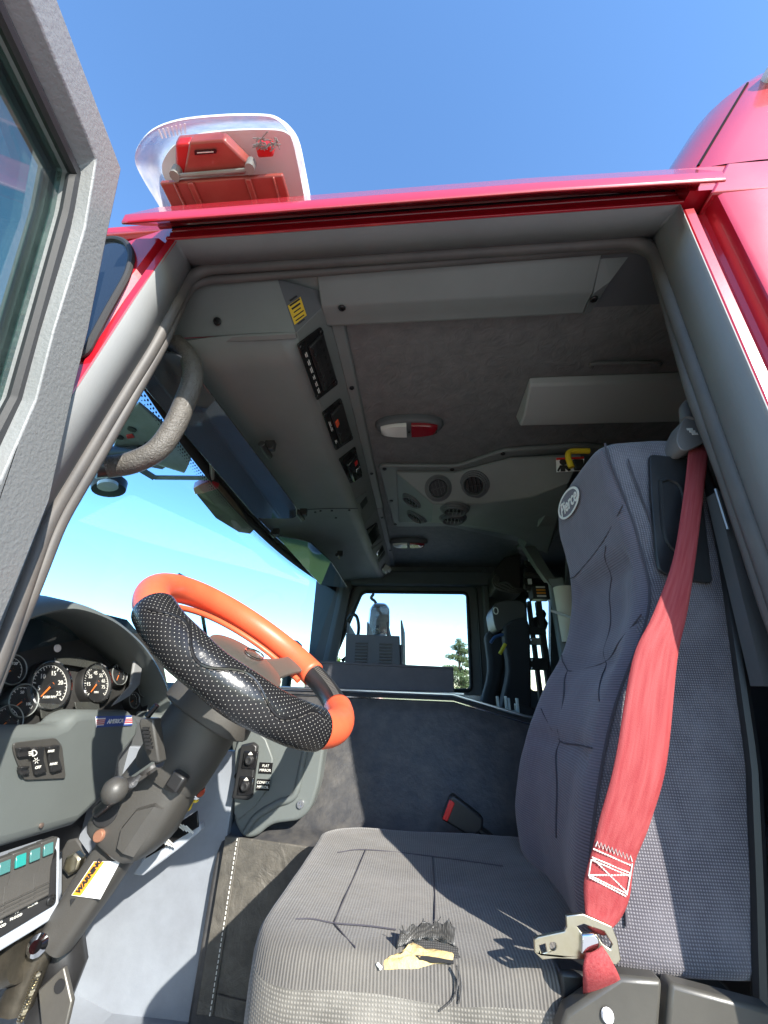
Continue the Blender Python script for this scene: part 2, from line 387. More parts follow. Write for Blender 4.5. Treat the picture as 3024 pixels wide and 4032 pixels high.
# raised crew roof with a raked rounded nose
rings = []
for z, ins in ((2.58, 0), (2.68, 0), (2.75, 0), (2.88, 0), (2.93, .008), (2.965, .03), (2.98, .07), (2.985, .13)):
    xe = .478+(z-2.5)*.62; r = .11
    pl = [(2.6, .398+ins), (xe+.05, .398+ins), (xe, .40+ins)]
    for k in range(1, 9):
        a = math.pi/2*k/8; pl.append((xe-math.sin(a)*r+ins, .40+ins+r-math.cos(a)*r))
    pl += [(xe-r+ins, 1.6), (xe-r+ins, 2.7-ins), (xe+.05, 2.82-ins), (2.6, 2.82-ins)]
    rings.append([(x, y, z) for x, y in pl])
rr = MB().loft(rings+[[(q[0]*.2+1.6, q[1]*.2+1.28, 2.986) for q in rings[-1]]], caps=False).build('raised_roof', M_red, truck, smooth=50)
MB().plate([(.478, .398, 2.497), (2.6, .398, 2.497), (2.6, .398, 2.579), (.528, .398, 2.579)], (0, .04, 0)).build('roof_side_skin', M_red, truck, bevel=.004)
MB().plate([(.452, .402, 2.512), (.56, .402, 2.512), (.56, .402, 2.579), (.452, .402, 2.579)], (0, .10, 0)).build('nose_filler', M_red, truck)
MB().plate([(.37, .525, 2.571), (.9, .525, 2.571), (.9, .66, 2.571), (.37, .66, 2.571)], (0, 0, .008)).build('corner_liner', M_dark, truck)
MB().plate([(-.36, .525, 2.566), (-.21, .525, 2.566), (-.19, .70, 2.571), (-.36, .70, 2.571)], (0, 0, .008)).build('corner_liner', M_trim, truck)
sm = MB(); sm.tube([((.478+(z-2.5)*.62)-.11*math.sin(.42), .40+.11-.11*math.cos(.42)-.0, z) for z in (2.60, 2.7, 2.8, 2.88)], .0024, 8); sm.build('roof_seam', M_redseam, rr)
p = PY(3018, 318, .40); ml = MB().box(p+V((.05, -.012, .005)), (.11, .05, .03)).build('marker_light', M_lens_w, rr, bevel=.008)
# roof over the front cab
MB().plate([(-.66, .45, 2.60), (.40, .45, 2.60), (.40, 2.8, 2.60), (-.66, 2.8, 2.60)], (0, 0, .035)).build('roof', M_red, truck, bevel=.01)
# drip rail
pr = [(.3615, 2.4895), (.360, 2.486), (.360, 2.466), (.363, 2.463), (.420, 2.560), (.428, 2.562), (.428, 2.60), (.405, 2.595)]
MB().loft([[(x, y-(.0 if x < .45 else -.004), z) for y, z in pr] for x in (-.503, -.49, -.2, .2, .452, .47)]).build('drip_rail', M_red, truck, bevel=.002, smooth=30)
hb = [(.430, 2.558), (.421, 2.558), (.421, 2.545), (.425, 2.543), (.425, 2.540), (.420, 2.538), (.422, 2.524), (.416, 2.518), (.416, 2.511), (.4205, 2.511), (.440, 2.5235), (.440, 2.558)]
MB().loft([[(x, y, z) for y, z in hb] for x in (-.47, -.2, .2, .452)]).build('door_header', M_red, truck, bevel=.0012, smooth=30)
MB().box((-.01, .4206, 2.5525), (.92, .003, .003)).build('header_seam', M_redseam, truck)
# windshield pillar, painted red, with the wrap-round quarter glass
A0 = [PY(697, 942, .42), PY(529, 1181, .42), PY(410, 1364, .42), PY(292, 1546, .42), PY(120, 1811, .42), PY(0, 1996, .42)]
A0 += [V((-.60, .42, 1.6)), V((-.60, .42, .9))]
def inset(pts, d): return [p+V((d, 0, 0)) for p in pts]
def pillar_profile(p):
    return [(p.x-.02, .44), (p.x-.0005, .4225), (p.x-.003, .419), (p.x-.016, .418), (p.x-.019, .424), (p.x-.026, .426), (p.x-.030, .421), (p.x-.034, .416), (p.x-.075, .414), (p.x-.10, .418), (p.x-.13, .43), (p.x-.14, .46)]
MB().loft([[(x, y, p.z) for x, y in pillar_profile(p)] for p in A0]).build('windshield_pillar', M_red, truck, smooth=35)
MB().plate([(-.465, .430, 2.50), (-.45, .430, 2.60), (-.66, .47, 2.60), (-.66, .47, 2.44), (-.60, .440, 2.44)], (0, .03, 0)).build('roof_corner', M_red, truck, bevel=.012)
qp = [PY(395, 950, .412), PY(452, 940, .412), PY(500, 955, .412), PY(522, 1010, .412), PY(500, 1090, .412), PY(420, 1230, .412), PY(330, 1400, .412), PY(250, 1400, .412), PY(290, 1200, .412)]
qp = roundpoly(qp, .02, 4)
qg = MB().plate(qp, (0, .004, 0)).build('quarter_window', M_qglass, truck, smooth=30)
MB().tube(qp, .006, 8, loop=True).build('gasket', M_rubber, qg)
# door frame: from the painted skin in to the weather seal
outer = [V((lx(.447, .9), .4202, .9)), V((lx(.447, 1.7), .4202, 1.7)), V((.447, .4202, 2.5105)), V((-.452, .4202, 2.5105))] + [p+V((0.0005, 0, 0)) for p in A0[1:]]
inner = [V((lx(.452, .9), .50, .9)), V((lx(.452, 1.7), .50, 1.7)), V((.452, .50, 2.553)), V((-.472, .50, 2.553)), PY(600, 1360, .50), PY(462, 1582, .50), PY(322, 1813, .50), PY(182, 2044, .50), PY(61, 2372, .50), PY(-20, 2600, .50), V((-.555, .50, 1.5)), V((-.555, .50, .9))]
def resample(pts, n):
    pts = [V(p) for p in pts]; L = [0]
    for a, b in zip(pts, pts[1:]): L.append(L[-1]+(b-a).length)
    out = []
    for i in range(n):
        d = L[-1]*i/(n-1)
        for k in range(len(L)-1):
            if d <= L[k+1]+1e-9: break
        t = (d-L[k])/max(1e-9, L[k+1]-L[k]); out.append(pts[k].lerp(pts[k+1], min(1, t)))
    return out
def seglist(a, k1, k2, n, r):              # resample keeping the corners
    return resample(a[:k1+1], n)[:-1]+resample(a[k1:k2+1], n)[:-1]+resample(a[k2:], n)
N_ = 200
Lo = seglist(outer, 2, 3, N_, 0); Li = seglist(inner, 2, 3, N_, 0)
def roundcorner(L, k, r, c):
    out = list(L)
    for i in range(len(L)):
        pass
    return out
inr = roundpoly([inner[0], inner[1], inner[2], inner[3]]+inner[4:], [.0, .02, .055, .05]+[.04]*8, 8, closed=False)
MB().loft([Lo, Li], closed=False, caps=False).build('door_frame', M_jamb, truck, thick=.002, smooth=35)
# corner fillets behind the rounded seal
for k, c in ((2, 0), (3, 1)):
    pts = [inner[k]+V((.004*(1 if c == 0 else -1), 0, .004))] + [q for q in inr if (q-inner[k]).length < .06]
    MB().plate(pts, (0, .01, 0)).build('corner_filler', M_jamb, truck)
MB().tube([q+V((0, .004, 0)) for q in inr], .0115, 10).build('weather_seal', M_seal, truck)
cent = V((0, .5, 2.0))
def toward(q, d):
    x = q.x-(d if q.x > 0 else -d) if abs(q.x) > .40 else q.x
    z = q.z-d if q.z > 2.48 else q.z
    return V((x, q.y, z))
inr2 = roundpoly([V((.432, .517, .9)), PY(3030, 2400, .517), PY(2858, 1884, .517), PY(2730, 1556, .517), PY(2560, 968, .525), PY(758, 1108, .525)]+[PY(632, 1375, .517), PY(529, 1555, .517), PY(380, 1815, .517), PY(237, 2056, .517), PY(134, 2317, .517), PY(61, 2487, .517), V((-.555, .517, 1.5)), V((-.555, .517, .9))], [0, .02, .02, .02, .05, .045]+[.03]*8, 8, closed=False)
MB().tube(inr2, .0095, 10).build('inner_seal_bead', M_seal, truck)
# inside return of the door frame, hides the cavity behind the seal
bk = [toward(q, -.03)+V((0, .03, 0)) for q in inr2]
MB().loft([[q+V((0, .002, 0)) for q in inr2], bk], closed=False, caps=False).build('frame_return', M_dark, truck, thick=.002)
# ceiling edge trim above the door and headliner
cv = [(.532, 2.572), (.592, 2.540), (.600, 2.538), (.626, 2.543), (.650, 2.541), (.655, 2.545), (.655, 2.574), (.532, 2.590)]
ct = MB().loft([[(x, y, z) for y, z in cv] for x in (-.215, .0, .2, .38)]).build('ceiling_trim', M_trim, truck, bevel=.003, smooth=35)
MB().loft([[(.381, .532, 2.58), (.381, .60, 2.538), (.381, .655, 2.541), (.381, .655, 2.574)], [(.445, .532, 2.58), (.41, .58, 2.548), (.40, .655, 2.55), (.40, .655, 2.574)]]).build('trim_end', M_trim, ct)
MB().plate([(-.20, .64, 2.575), (1.9, .64, 2.575), (1.9, 2.78, 2.575), (-.20, 2.78, 2.575)], (0, 0, .02)).build('headliner', M_liner, truck)
# dark pillar trim behind the seat, rear wall, far wall with its window
MB().plate([(.485, .525, 2.58), (.475, .545, 1.0), (.62, .56, 1.0), (.62, .52, 2.58)], (0, .02, 0)).build('pillar_trim', M_dark, truck)
MB().plate([(.62, .45, .9), (.62, .45, 2.59), (2.4, .45, 2.59), (2.4, .45, .9)], (0, .03, 0)).build('rear_side_panel', M_dark, truck)
W0, W1, W2, W3 = PY(1464, 2331, 2.78), PY(1840, 2335, 2.78), PY(1856, 2719, 2.78), PY(1395, 2719, 2.78)
y = 2.78
hole = [V((-.40, y, 2.385)), V((.347, y, 2.385)), V((.335, y, 1.765)), V((-.56, y, 1.765))]
hole = [W0+V((-.07, 0, 0)), W1, W2, W3+V((-.22, 0, 0))]
from mathutils.geometry import tessellate_polygon
def wall_with_hole(outer4, hole_pts, r, off, n=6):
    h = roundpoly(hole_pts, r, n); off = V(off); pts = list(outer4)+h
    tri = tessellate_polygon([outer4, h]); M = MB(); k = len(pts); no = len(outer4)
    fs = [tuple(t) for t in tri]+[tuple(i+k for i in t) for t in tri]
    for a, b in ((0, no), (no, k)):
        m = b-a; fs += [(a+i, a+(i+1) % m, k+a+(i+1) % m, k+a+i) for i in range(m)]
    M.add(pts+[q+off for q in pts], fs)
    return M, h
oc = [V((-.75, y, 2.64)), V((.50, y, 2.64)), V((.50, y, .9)), V((-.75, y, .9))]
M, h = wall_with_hole(oc, hole, .035, (0, .05, 0))
fw = M.build('far_door', M_dark, truck, smooth=25)
MB().tube([q+V((0, -.004, 0)) for q in h], .012, 8, loop=True).build('window_gasket', M_rubber, fw)
MB().tube([cx_ for cx_ in roundpoly([hole[0]+V((-.05, -.006, .055)), hole[1]+V((.065, -.006, .055)), hole[2]+V((.07, -.006, -.07)), hole[3]+V((-.05, -.006, -.07))], .05, 6)], .008, 8, loop=True).build('door_bead', M_black, fw)
MB().plate([q+V((0, .025, 0)) for q in h], (0, .005, 0)).build('pane', M_pane, fw, smooth=0)
MB().box((.0, 2.765, 1.715), (1.0, .03, .04)).build('window_ledge', M_alu, fw, bevel=.006)
MB().box((.10, 2.74, 2.475), (1.16, .07, .10)).build('far_header_trim', M_dark, truck, bevel=.012)
MB().box((.47, 2.755, 1.8), (.05, .05, 1.5)).build('far_pillar', M_dark, truck, bevel=.012)
# rear of the far side wall with a crew window
cw = [PY(2072, 2352, 2.78), PY(2168, 2352, 2.78), PY(2168, 2720, 2.78), PY(2090, 2720, 2.78)]
M, h = wall_with_hole([V((.502, y, 2.64)), V((2.4, y, 2.64)), V((2.4, y, .9)), V((.502, y, .9))], cw, .03, (0, .05, 0))
cwall = M.build('crew_wall', M_dark, truck, smooth=25)
MB().plate([q+V((0, .025, 0)) for q in h], (0, .005, 0)).build('pane', M_pane, cwall, smooth=0)
MB().plate([(2.4, .45, .9), (2.4, 2.8, .9), (2.4, 2.8, 2.6), (2.4, .45, 2.6)], (.03, 0, 0)).build('rear_wall', M_dark, truck)
# windshield: bowed glass, black header band, far pillar
def ws(u, v):                              # u across the cab, v from bottom to top
    yy = .47+u*2.33; b = ((yy-1.6)/1.17)**2
    xt = -.735+.135*b; xb = -.96+.17*b
    return V((xb+(xt-xb)*v, yy, 1.62+(2.425-1.62)*v))
w = MB().grid(ws, 24, 6).build('windshield', M_ws, truck, smooth=180)
MB().grid(lambda u, v: ws(u, .955+.045*v)+V((.006, 0, 0)), 24, 2).build('header_band', M_rubber, w, thick=.002)
dots = MB()
for k in range(150):
    u = .01+k*.98/149
    for j, s in enumerate((.0027, .002, .0012)):
        c = ws(u+(.0033 if j % 2 else 0), .948-.009*j)+V((.005, 0, 0)); dots.plate([c+V((0, -s, -s)), c+V((0, s, -s)), c+V((0, s, s)), c+V((0, -s, s))], (.001, 0, 0))
dots.build('frit_dots', M_rubber, w, smooth=0, kind='stuff')
MB().loft([[ws(u, 1.0)+V((dx, 0, dz)) for dx, dz in ((-.03, -.004), (.012, -.004), (.016, .012), (-.03, .03))] for u in [k/24 for k in range(25)]]).build('windshield_header', M_black, truck, smooth=35)
fp = [(-.585, 2.735, 1.55), (-.545, 2.735, 1.95), (-.47, 2.735, 2.46)]
MB().loft([[V(q)+V(d) for d in ((0, .05, 0), (-.085, .05, 0), (-.085, -.01, 0), (-.05, -.02, 0), (0, 0, 0))] for q in fp]).build('far_windshield_pillar', M_dark, truck, bevel=.006)
# near pillar interior cover
npc = [PY(a_, b_, .545) for a_, b_ in ((725, 1130), (535, 1540), (390, 1790), (240, 2030), (140, 2270), (60, 2450))]+[V((-.61, .545, 1.55))]
MB().loft([[q, q+V((-.07, .03, 0)), q+V((-.12, -.01, 0)), q+V((-.01, -.03, 0))] for q in npc]).build('near_pillar_cover', M_dark, truck, smooth=35)
# floor, toe board, firewall
MB().plate([(-.62, .42, 1.14), (2.4, .42, 1.14), (2.4, 2.8, 1.14), (-.62, 2.8, 1.14)], (0, 0, -.05)).build('floor', M_floor, truck)
MB().loft([[(-.62, yy, 1.14), (-.70, yy, 1.16), (-1.05, yy, 1.50), (-1.08, yy, 1.75), (-1.12, yy, 1.75), (-1.1, yy, 1.48), (-.72, yy, 1.10), (-.62, yy, 1.09)] for yy in (.42, 1.4, 2.8)]).build('toe_board', M_floor, truck, smooth=40)
MB().plate([(-1.06, 1.085, 1.13), (-.44, 1.085, 1.13), (-.44, 1.085, 1.60), (-1.06, 1.085, 1.60)], (0, .02, 0)).build('footwell_wall', M_floor, truck, bevel=.003)
MB().plate([(-.62, .45, 1.135), (-.62, .45, .55), (2.4, .45, .55), (2.4, .45, 1.135)], (0, .03, 0)).build('sill_skin', M_red, truck)
MB().plate([(-1.0, .46, .55), (-1.1, .46, 1.62), (-.56, .46, 1.62), (-.56, .46, .55)], (0, .03, 0)).build('cowl_side', M_red, truck)
MB().plate([(-1.12, .46, .5), (-1.12, 2.8, .5), (-1.12, 2.8, 1.64), (-1.12, .46, 1.64)], (-.03, 0, 0)).build('front_skin', M_red, truck)
# ---------------------------------------------------------------- open driver door (plane through the hinge, swung 76 degrees)
DO = V((-.468, .30, 2.5)); DD = V((.24, -1, 0)).normalized(); DN = V((1, .24, 0)).normalized()
def dp(px, py, d=0): return PP(px, py, DO-DN*d, DN)
O = [dp(235, 0), dp(478, 666), dp(423, 925), dp(349, 1300), dp(289, 1544), dp(193, 1978), dp(36, 2375)]
B1 = [dp(129, 0), dp(380, 623), dp(335, 900), dp(212, 1300), dp(142, 1574), dp(0, 1900)]
B2 = [dp(35, 0, .03), dp(282, 678, .03), dp(250, 850, .03), dp(125, 1300, .03), dp(48, 1574, .03), dp(-60, 1780, .03)]
topdir = (O[0]-O[1]).normalized()
fx = .86                                   # door length along the swing
def along(q, s): return q+DD*s
Oz = O[1].z; Ob = O[1:]+[V((O[-1].x, O[-1].y, 1.45)), V((O[-1].x, O[-1].y, .95))]
low = [q for q in Ob]
free_t = DO+DD*.78; 
of = [V((free_t.x, free_t.y, .95)), V((free_t.x, free_t.y, Oz-.0))]
outl = low+of                              # hinge side down, then free edge up
b1z = B1[1].z; b1b = B1[1:]
fi = DO+DD*.68
inl = b1b+[V((fi.x, fi.y, B1[-1].z)), V((fi.x, fi.y, b1z))]
b2b = B2[1:]; fi2 = fi-DN*.03-DD*.02
inl2 = b2b+[V((fi2.x, fi2.y, B2[-1].z)), V((fi2.x, fi2.y, B2[1].z))]
def match(ring, ref_n): return resample(ring+[ring[0]], ref_n)[:-1]
def seg_match(rings, idx, n=10):
    res = []
    for rg, ix in zip(rings, idx):
        out = []
        ix2 = ix+[len(rg)]
        rr_ = rg+[rg[0]]
        for a, b in zip(ix2, ix2[1:]): out += resample(rr_[a:b+1], n)[:-1]
        res.append(out)
    return res
R3 = seg_match([outl, inl, inl2], [[0, 2, 4, len(low)-1, len(low), len(low)+1], [0, 2, 3, len(b1b)-1, len(b1b), len(b1b)+1], [0, 2, 3, len(b2b)-1, len(b2b), len(b2b)+1]], 24)
back = [q-DN*.075 for q in R3[0]]; bin_ = [q-DN*.045 for q in R3[2]]
dr = MB().loft([R3[0], R3[1], R3[2], bin_, back], closed=True, caps=False, loop=True).build('door', M_door, truck, bevel=.004, smooth=28)
MB().tube([q+DN*.004 for q in R3[2]], .009, 8, loop=True).build('window_seal', M_rubber, dr)
MB().tube([q-DN*.028 for q in R3[2]], .008, 8, loop=True).build('outer_window_seal', M_rubber, dr)
MB().plate([q-DN*.012 for q in R3[2]], -DN*.006).build('pane', M_dglass, dr, smooth=0)
MB().tube([q-DN*.03 for q in R3[0]], .012, 8, loop=True).build('door_edge_seal', M_rubber, dr)
# ---------------------------------------------------------------- screws (shared mesh)
_s = MB().lathe([(.0075, 0), (.0075, .002), (.006, .0035), (.003, .0035), (.0028, .0015), (.0001, .0015)], (0, 0, 0), (0, 0, 1), 12)
SCREW = _s.mesh('screw'); SCREW.polygons.foreach_set('use_smooth', [True]*len(SCREW.polygons)); SCREW.set_sharp_from_angle(angle=.6); SCREW.materials.append(M_screw)
def screw(p, n, parent, s=1.0):
    n = V(n).normalized(); M = frame(p, n.orthogonal(), n.cross(n.orthogonal())); M = M @ Matrix.Diagonal((s, s, s, 1))
    return inst('screw', SCREW, M, parent)
for px_, py_ in ((1346, 1212), (2338, 1177)):
    screw(PP(px_, py_, V((0, .61, 2.5385)), V((0, -.15, 1)).normalized()), (0, .15, -1), ct, 1.15)

# ---------------------------------------------------------------- overhead console along the windshield header
con = thing('overhead_console', 'grey overhead switch console running across the windshield header', 'console', (-.4, 1.6, 2.5))
E1n, E1f = V((-.266, .60, 2.464)), V((-.250, 2.72, 2.470))
E2n, E2f = V((-.205, .60, 2.556)), V((-.188, 2.72, 2.560))
hn = lambda u: ws(u, 1.0)+V((.018, 0, .012))
def s1(u, v):                              # from the header edge (v=0) to the crease E1 (v=1)
    a = hn(.055+u*.93); b = E1n.lerp(E1f, u); a.y = b.y = b.y*.5+a.y*.5
    q = a.lerp(b, v); q.z += .012*math.sin(math.pi*v); return q
M_ = MB().grid(s1, 20, 8)
M_.build('header_panel', M_trim, con, thick=.004, smooth=60)
seam = [s1(.43, v)+V((0, 0, -.002)) for v in [k/10 for k in range(11)]]
MB().tube(seam, .0022, 6).build('panel_seam', M_black, con)
# near end of the console: sloped end panel, wedge and switch face
e0 = [PY(700, 1085, .535), V((-.298, .535, 2.553)), E1n, V((-.56, .60, 2.478))]
MB().plate([V((-.62, .535, 2.56)), V((-.298, .535, 2.553)), E1n+V((0, 0, .0)), V((-.62, .605, 2.470))], (0, .004, .012)).build('end_panel', M_trim, con, bevel=.002)
MB().loft([[E1n+V((0, -.002, -.004)), E1n+V((0, .012, -.006)), E1n+V((0, .012, .01))], [V((-.62, .603, 2.466)), V((-.62, .617, 2.464)), V((-.62, .617, 2.48))]]).build('end_crease', M_trim, con, bevel=.002)
wedge_n = (E2n-E1n).cross(V((-.298, .535, 2.553))-E1n).normalized()
if wedge_n.y > 0: wedge_n = -wedge_n
MB().plate([V((-.298, .535, 2.553)), V((-.215, .575, 2.562)), E2n, E1n], -wedge_n*.006).build('end_wedge', M_dark, con)
S2n = (E1f-E1n).cross(E2n-E1n).normalized()
if S2n.z > 0: S2n = -S2n
S2u = (E1f-E1n).normalized(); S2v = S2n.cross(S2u)
if S2v.dot(E2n-E1n) < 0: S2v = -S2v
mid = .53
Ea, Eb = E1n.lerp(E1f, mid), E2n.lerp(E2f, mid)
MB().plate([E1n, E2n, Eb, Ea], -S2n*.006).build('switch_face', M_trim, con, bevel=.003)
MB().plate([Ea+S2u*.002, Eb+S2u*.002, E2f, E1f], -S2n*.006).build('radio_face', M_jamb, con, bevel=.003)
lip = MB().loft([[q+V(d) for d in ((-.002, 0, -.001), (.026, 0, .004), (.030, 0, .012), (.030, 0, .018), (0, 0, .018))] for q in (E2n, E2n.lerp(E2f, .3), Eb)]).build('edge_lip', M_trim, con, bevel=.003)
MB().loft([[q+V(d) for d in ((-.002, 0, -.003), (.022, 0, .002), (.026, 0, .012), (.026, 0, .018), (0, 0, .018))] for q in (Eb+S2u*.002, E2f)]).build('edge_lip', M_jamb, con, bevel=.003)
for a, b in ((1385, 1527), (1463, 1865), (1504, 2038), (1536, 2167)):
    screw(PZ(a, b, E2n.z+.001)+V((0, 0, -.0)), (.1, 0, -1), con, 1.0)
for a, b in ((856, 1266),):
    screw(PP(a, b, e0[2], V((0, .75, .66))), (0, -.75, -.66), con, 1.2)
def on2(px_, py_): return PP(px_, py_, E1n+S2n*.001, S2n)
def console_panel(name, corners, mt, n_sw, label_cols=(), screws=True):
    c = [on2(*q) for q in corners]         # near-right, near-left, far-left, far-right as seen
    p = MB().plate(roundpoly([q for q in c], .006, 3), S2n*.004).build(name, mt, con, bevel=.001)
    cen = sum(c, V())/4
    if screws:
        for q in c: screw(q.lerp(cen, .13)+S2n*.004, S2n, p, .8)
    return p, c
R2 = rot3(S2u, S2v)
p1, c = console_panel('switch_panel', ((1261, 1284), (1167, 1354), (1246, 1575), (1327, 1511)), M_gloss, 6)
cen = sum(c, V())/4; Lp = ((c[2]-c[1]).length+(c[3]-c[0]).length)/2; Wp = ((c[0]-c[1]).length+(c[3]-c[2]).length)/2
def rocker(parent, cen_, u_, v_, su, sv, mt=M_black, name='rocker_switch', lit=None):
    q = cen_+S2u*u_+S2v*v_
    M = MB(); hw, hl = su/2, sv/2
    prof_ = [(-hl, .001), (-hl, .012), (-hl*.25, .006), (hl*.2, .007), (hl, .0045), (hl, .001)]
    M.loft([[q+S2u*du+S2v*a+S2n*(h+.003) for a, h in prof_] for du in (-hw, hw)])
    r = M.build(name, mt, parent, bevel=.0012)
    if lit: MB().box(q+S2v*hl*.5+S2n*.010, (su*.45, sv*.14, .001), R2).build('switch_lens', lit, r)
    return r
MB().box(cen+S2v*Wp*.13+S2n*.006, (Lp*.78, Wp*.62, .007), R2).build('switch_bezel', M_black, p1, bevel=.002)
for k in range(6):
    rocker(p1, cen, (-.32+k*.128)*Lp, Wp*.13, Lp*.108, Wp*.55, M_black, lit=M_screw)
    for j, (dv, wd_) in enumerate(((-.36, .055), (-.31, .072))):
        MB().box(cen+S2u*(-.32+k*.128)*Lp+S2v*Wp*dv+S2n*.0046, (Lp*(wd_+.012*((k*7+j*3) % 3)), Wp*.022, .0006), R2).build('switch_label', M_white, p1)
p2, c = console_panel('switch_panel', ((1338, 1565), (1266, 1623), (1319, 1773), (1388, 1727)), M_gloss, 2)
cen = sum(c, V())/4; Lp = ((c[2]-c[1]).length+(c[3]-c[0]).length)/2; Wp = ((c[0]-c[1]).length+(c[3]-c[2]).length)/2
MB().box(cen+S2v*Wp*.12+S2n*.006, (Lp*.74, Wp*.6, .008), R2).build('switch_bezel', M_black, p2, bevel=.002)
rocker(p2, cen, -.14*Lp, Wp*.12, Lp*.13, Wp*.56, M_orsw, 'red_rocker_switch')
rocker(p2, cen, .2*Lp, Wp*.12, Lp*.16, Wp*.56, M_black, lit=M_screw)
for du, dv, w_ in ((-.22, -.36, .14), (-.22, -.31, .1), (-.1, -.36, .07), (-.1, -.31, .07), (.22, -.36, .09), (.22, -.31, .06)):
    MB().box(cen+S2u*du*Lp+S2v*dv*Wp+S2n*.0046, (Lp*w_, Wp*.022, .0006), R2).build('switch_label', M_white, p2)
p3, c = console_panel('covered_switch', ((1396, 1757), (1332, 1807), (1377, 1903), (1423, 1876)), M_gloss, 1)
cen = sum(c, V())/4; Lp = (c[2]-c[1]).length; Wp = (c[0]-c[1]).length
MB().box(cen+S2n*.012, (Lp*.66, Wp*.6, .02), R2).build('switch_cover', M_gloss, p3, bevel=.005)
MB().box(cen-S2u*.18*Lp+S2v*.1*Wp+S2n*.0225, (Lp*.12, Wp*.16, .002), R2).build('red_tab', M_redpl, p3)
MB().box(cen+S2u*.05*Lp+S2v*.12*Wp+S2n*.0225, (Lp*.08, Wp*.28, .002), R2).build('toggle', M_chrome, p3, bevel=.001)
# far half: recessed slot, screen, small panel, end clip
for nm, cs, mt, h in (('slot_bezel', ((1440, 1935), (1398, 1963), (1421, 2020), (1460, 1992)), M_trim, .003), ('display', ((1480, 2057), (1440, 2085), (1458, 2142), (1497, 2115)), M_black, .008),
                  ('small_switch_panel', ((1505, 2128), (1462, 2160), (1484, 2215), (1522, 2185)), M_trim, .004)):
    c = [on2(*q) for q in cs]; pp = MB().plate(c, S2n*h).build(nm, mt, con, bevel=.002); ce = sum(c, V())/4
    lu, lw_ = (c[2]-c[1]).length, (c[0]-c[1]).length
    if nm == 'slot_bezel': MB().box(ce+S2n*(h+.001), (lu*.34, lw_*.55, .003), R2).build('slot', M_black, pp)
    if nm == 'display': MB().box(ce+S2n*(h+.0006), (lu*.8, lw_*.8, .001), R2).build('screen', M_gloss, pp)
    if nm == 'small_switch_panel':
        MB().box(ce-S2u*lu*.1+S2n*(h+.004), (lu*.3, lw_*.5, .008), R2).build('rocker_switch', M_chrome, pp, bevel=.003)
        MB().box(ce+S2u*lu*.3+S2n*(h+.002), (lu*.2, lw_*.6, .004), R2).build('rocker_switch', M_black, pp, bevel=.002)
q = on2(1510, 2235); mc = MB(); mc.box(q+S2n*.02, (.06, .05, .035), R2); mc.box(q+S2n*.04+S2v*.01, (.05, .03, .02), R2); mc.build('microphone_clip', M_lens_w, con, bevel=.006)
for a, b in ((1241, 2018), (1262, 2013), (1306, 2012), (1322, 2040), (1375, 2010)):
    MB().lathe([(.005, -.003), (.005, .001), (.0001, .001)], PZ(a, b, 2.4325)+V((0, 0, .0)), (0, 0, -1), 10).build('mounting_hole', M_rubber, con)
# yellow caution sticker on the wedge
sc_ = [PP(a, b, E1n+wedge_n*.0012, wedge_n) for a, b in ((1183, 1169), (1133, 1204), (1160, 1279), (1207, 1242))]
st = MB().plate(sc_, wedge_n*.0006).build('caution_sticker', M_yellow, con)
su_, sv_ = (sc_[1]-sc_[0]).normalized(), (sc_[0]-sc_[3]).normalized(); ce = sum(sc_, V())/4
ww = (sc_[1]-sc_[0]).length
for k in range(7):
    MB().box(ce+sv_*(.042-.0135*k)*.62*(1 if k < 3 else 1)+wedge_n*.001, ((.55+.12*((k*5) % 3))*ww, .0022 if k > 2 else .0036, .0006), rot3(su_, sv_)).build('print_line', M_rubber, st)

# ---------------------------------------------------------------- sun visors
vg = 'smoked sun visors under the windshield header'
def visor(name, label, pts, zs, clips):
    t = thing(name, label, 'sun visor', PZ(*pts[0], zs[0]), vg)
    q = roundpoly([PZ(a, b, z) for (a, b), z in zip(pts, zs)], .035, 5)
    MB().plate(q, (0, 0, .005)).build('visor_panel', M_visor, t, bevel=.0015, smooth=30)
    for a, b, z, l in clips:
        c = PZ(a, b, z); k = MB(); k.tube([c+V((0, -l, 0)), c+V((0, l, 0))], .011, 10); k.box(c+V((.012, 0, .014)), (.03, .02, .03)); k.build('pivot_clip', M_black, t, bevel=.002)
    return t
visor('sun_visor', 'long smoked blue-black sun visor beside the grab handle', [(560, 1395), (705, 1385), (1010, 1790), (1168, 2000), (1168, 2042), (1010, 2042), (545, 1500)], [2.405, 2.40, 2.385, 2.385, 2.38, 2.37, 2.375], [(1046, 1772, 2.40, .035), (1182, 2030, 2.395, .04)])
t = thing('sun_visor', 'short smoked sun visor mirroring grass, next to the far pillar', 'sun visor', PZ(1250, 2220, 2.385), vg)
vn = V((-.12, -.10, -.985)).normalized(); vo = PZ(1230, 2215, 2.375)
MB().plate(roundpoly([PP(a, b, vo, vn) for a, b in ((1088, 2110), (1216, 2132), (1302, 2210), (1370, 2316), (1262, 2304))], .03, 5), -vn*.005).build('visor_panel', M_visor, t, bevel=.0015, smooth=30)
for a, b, z, l in ((1075, 2105, 2.385, .02), (1330, 2190, 2.41, .03)):
    c = PZ(a, b, z); k = MB(); k.tube([c+V((0, -l, 0)), c+V((0, l, 0))], .010, 10); k.box(c+V((.012, 0, .014)), (.03, .02, .03)); k.build('pivot_clip', M_black, t, bevel=.002)

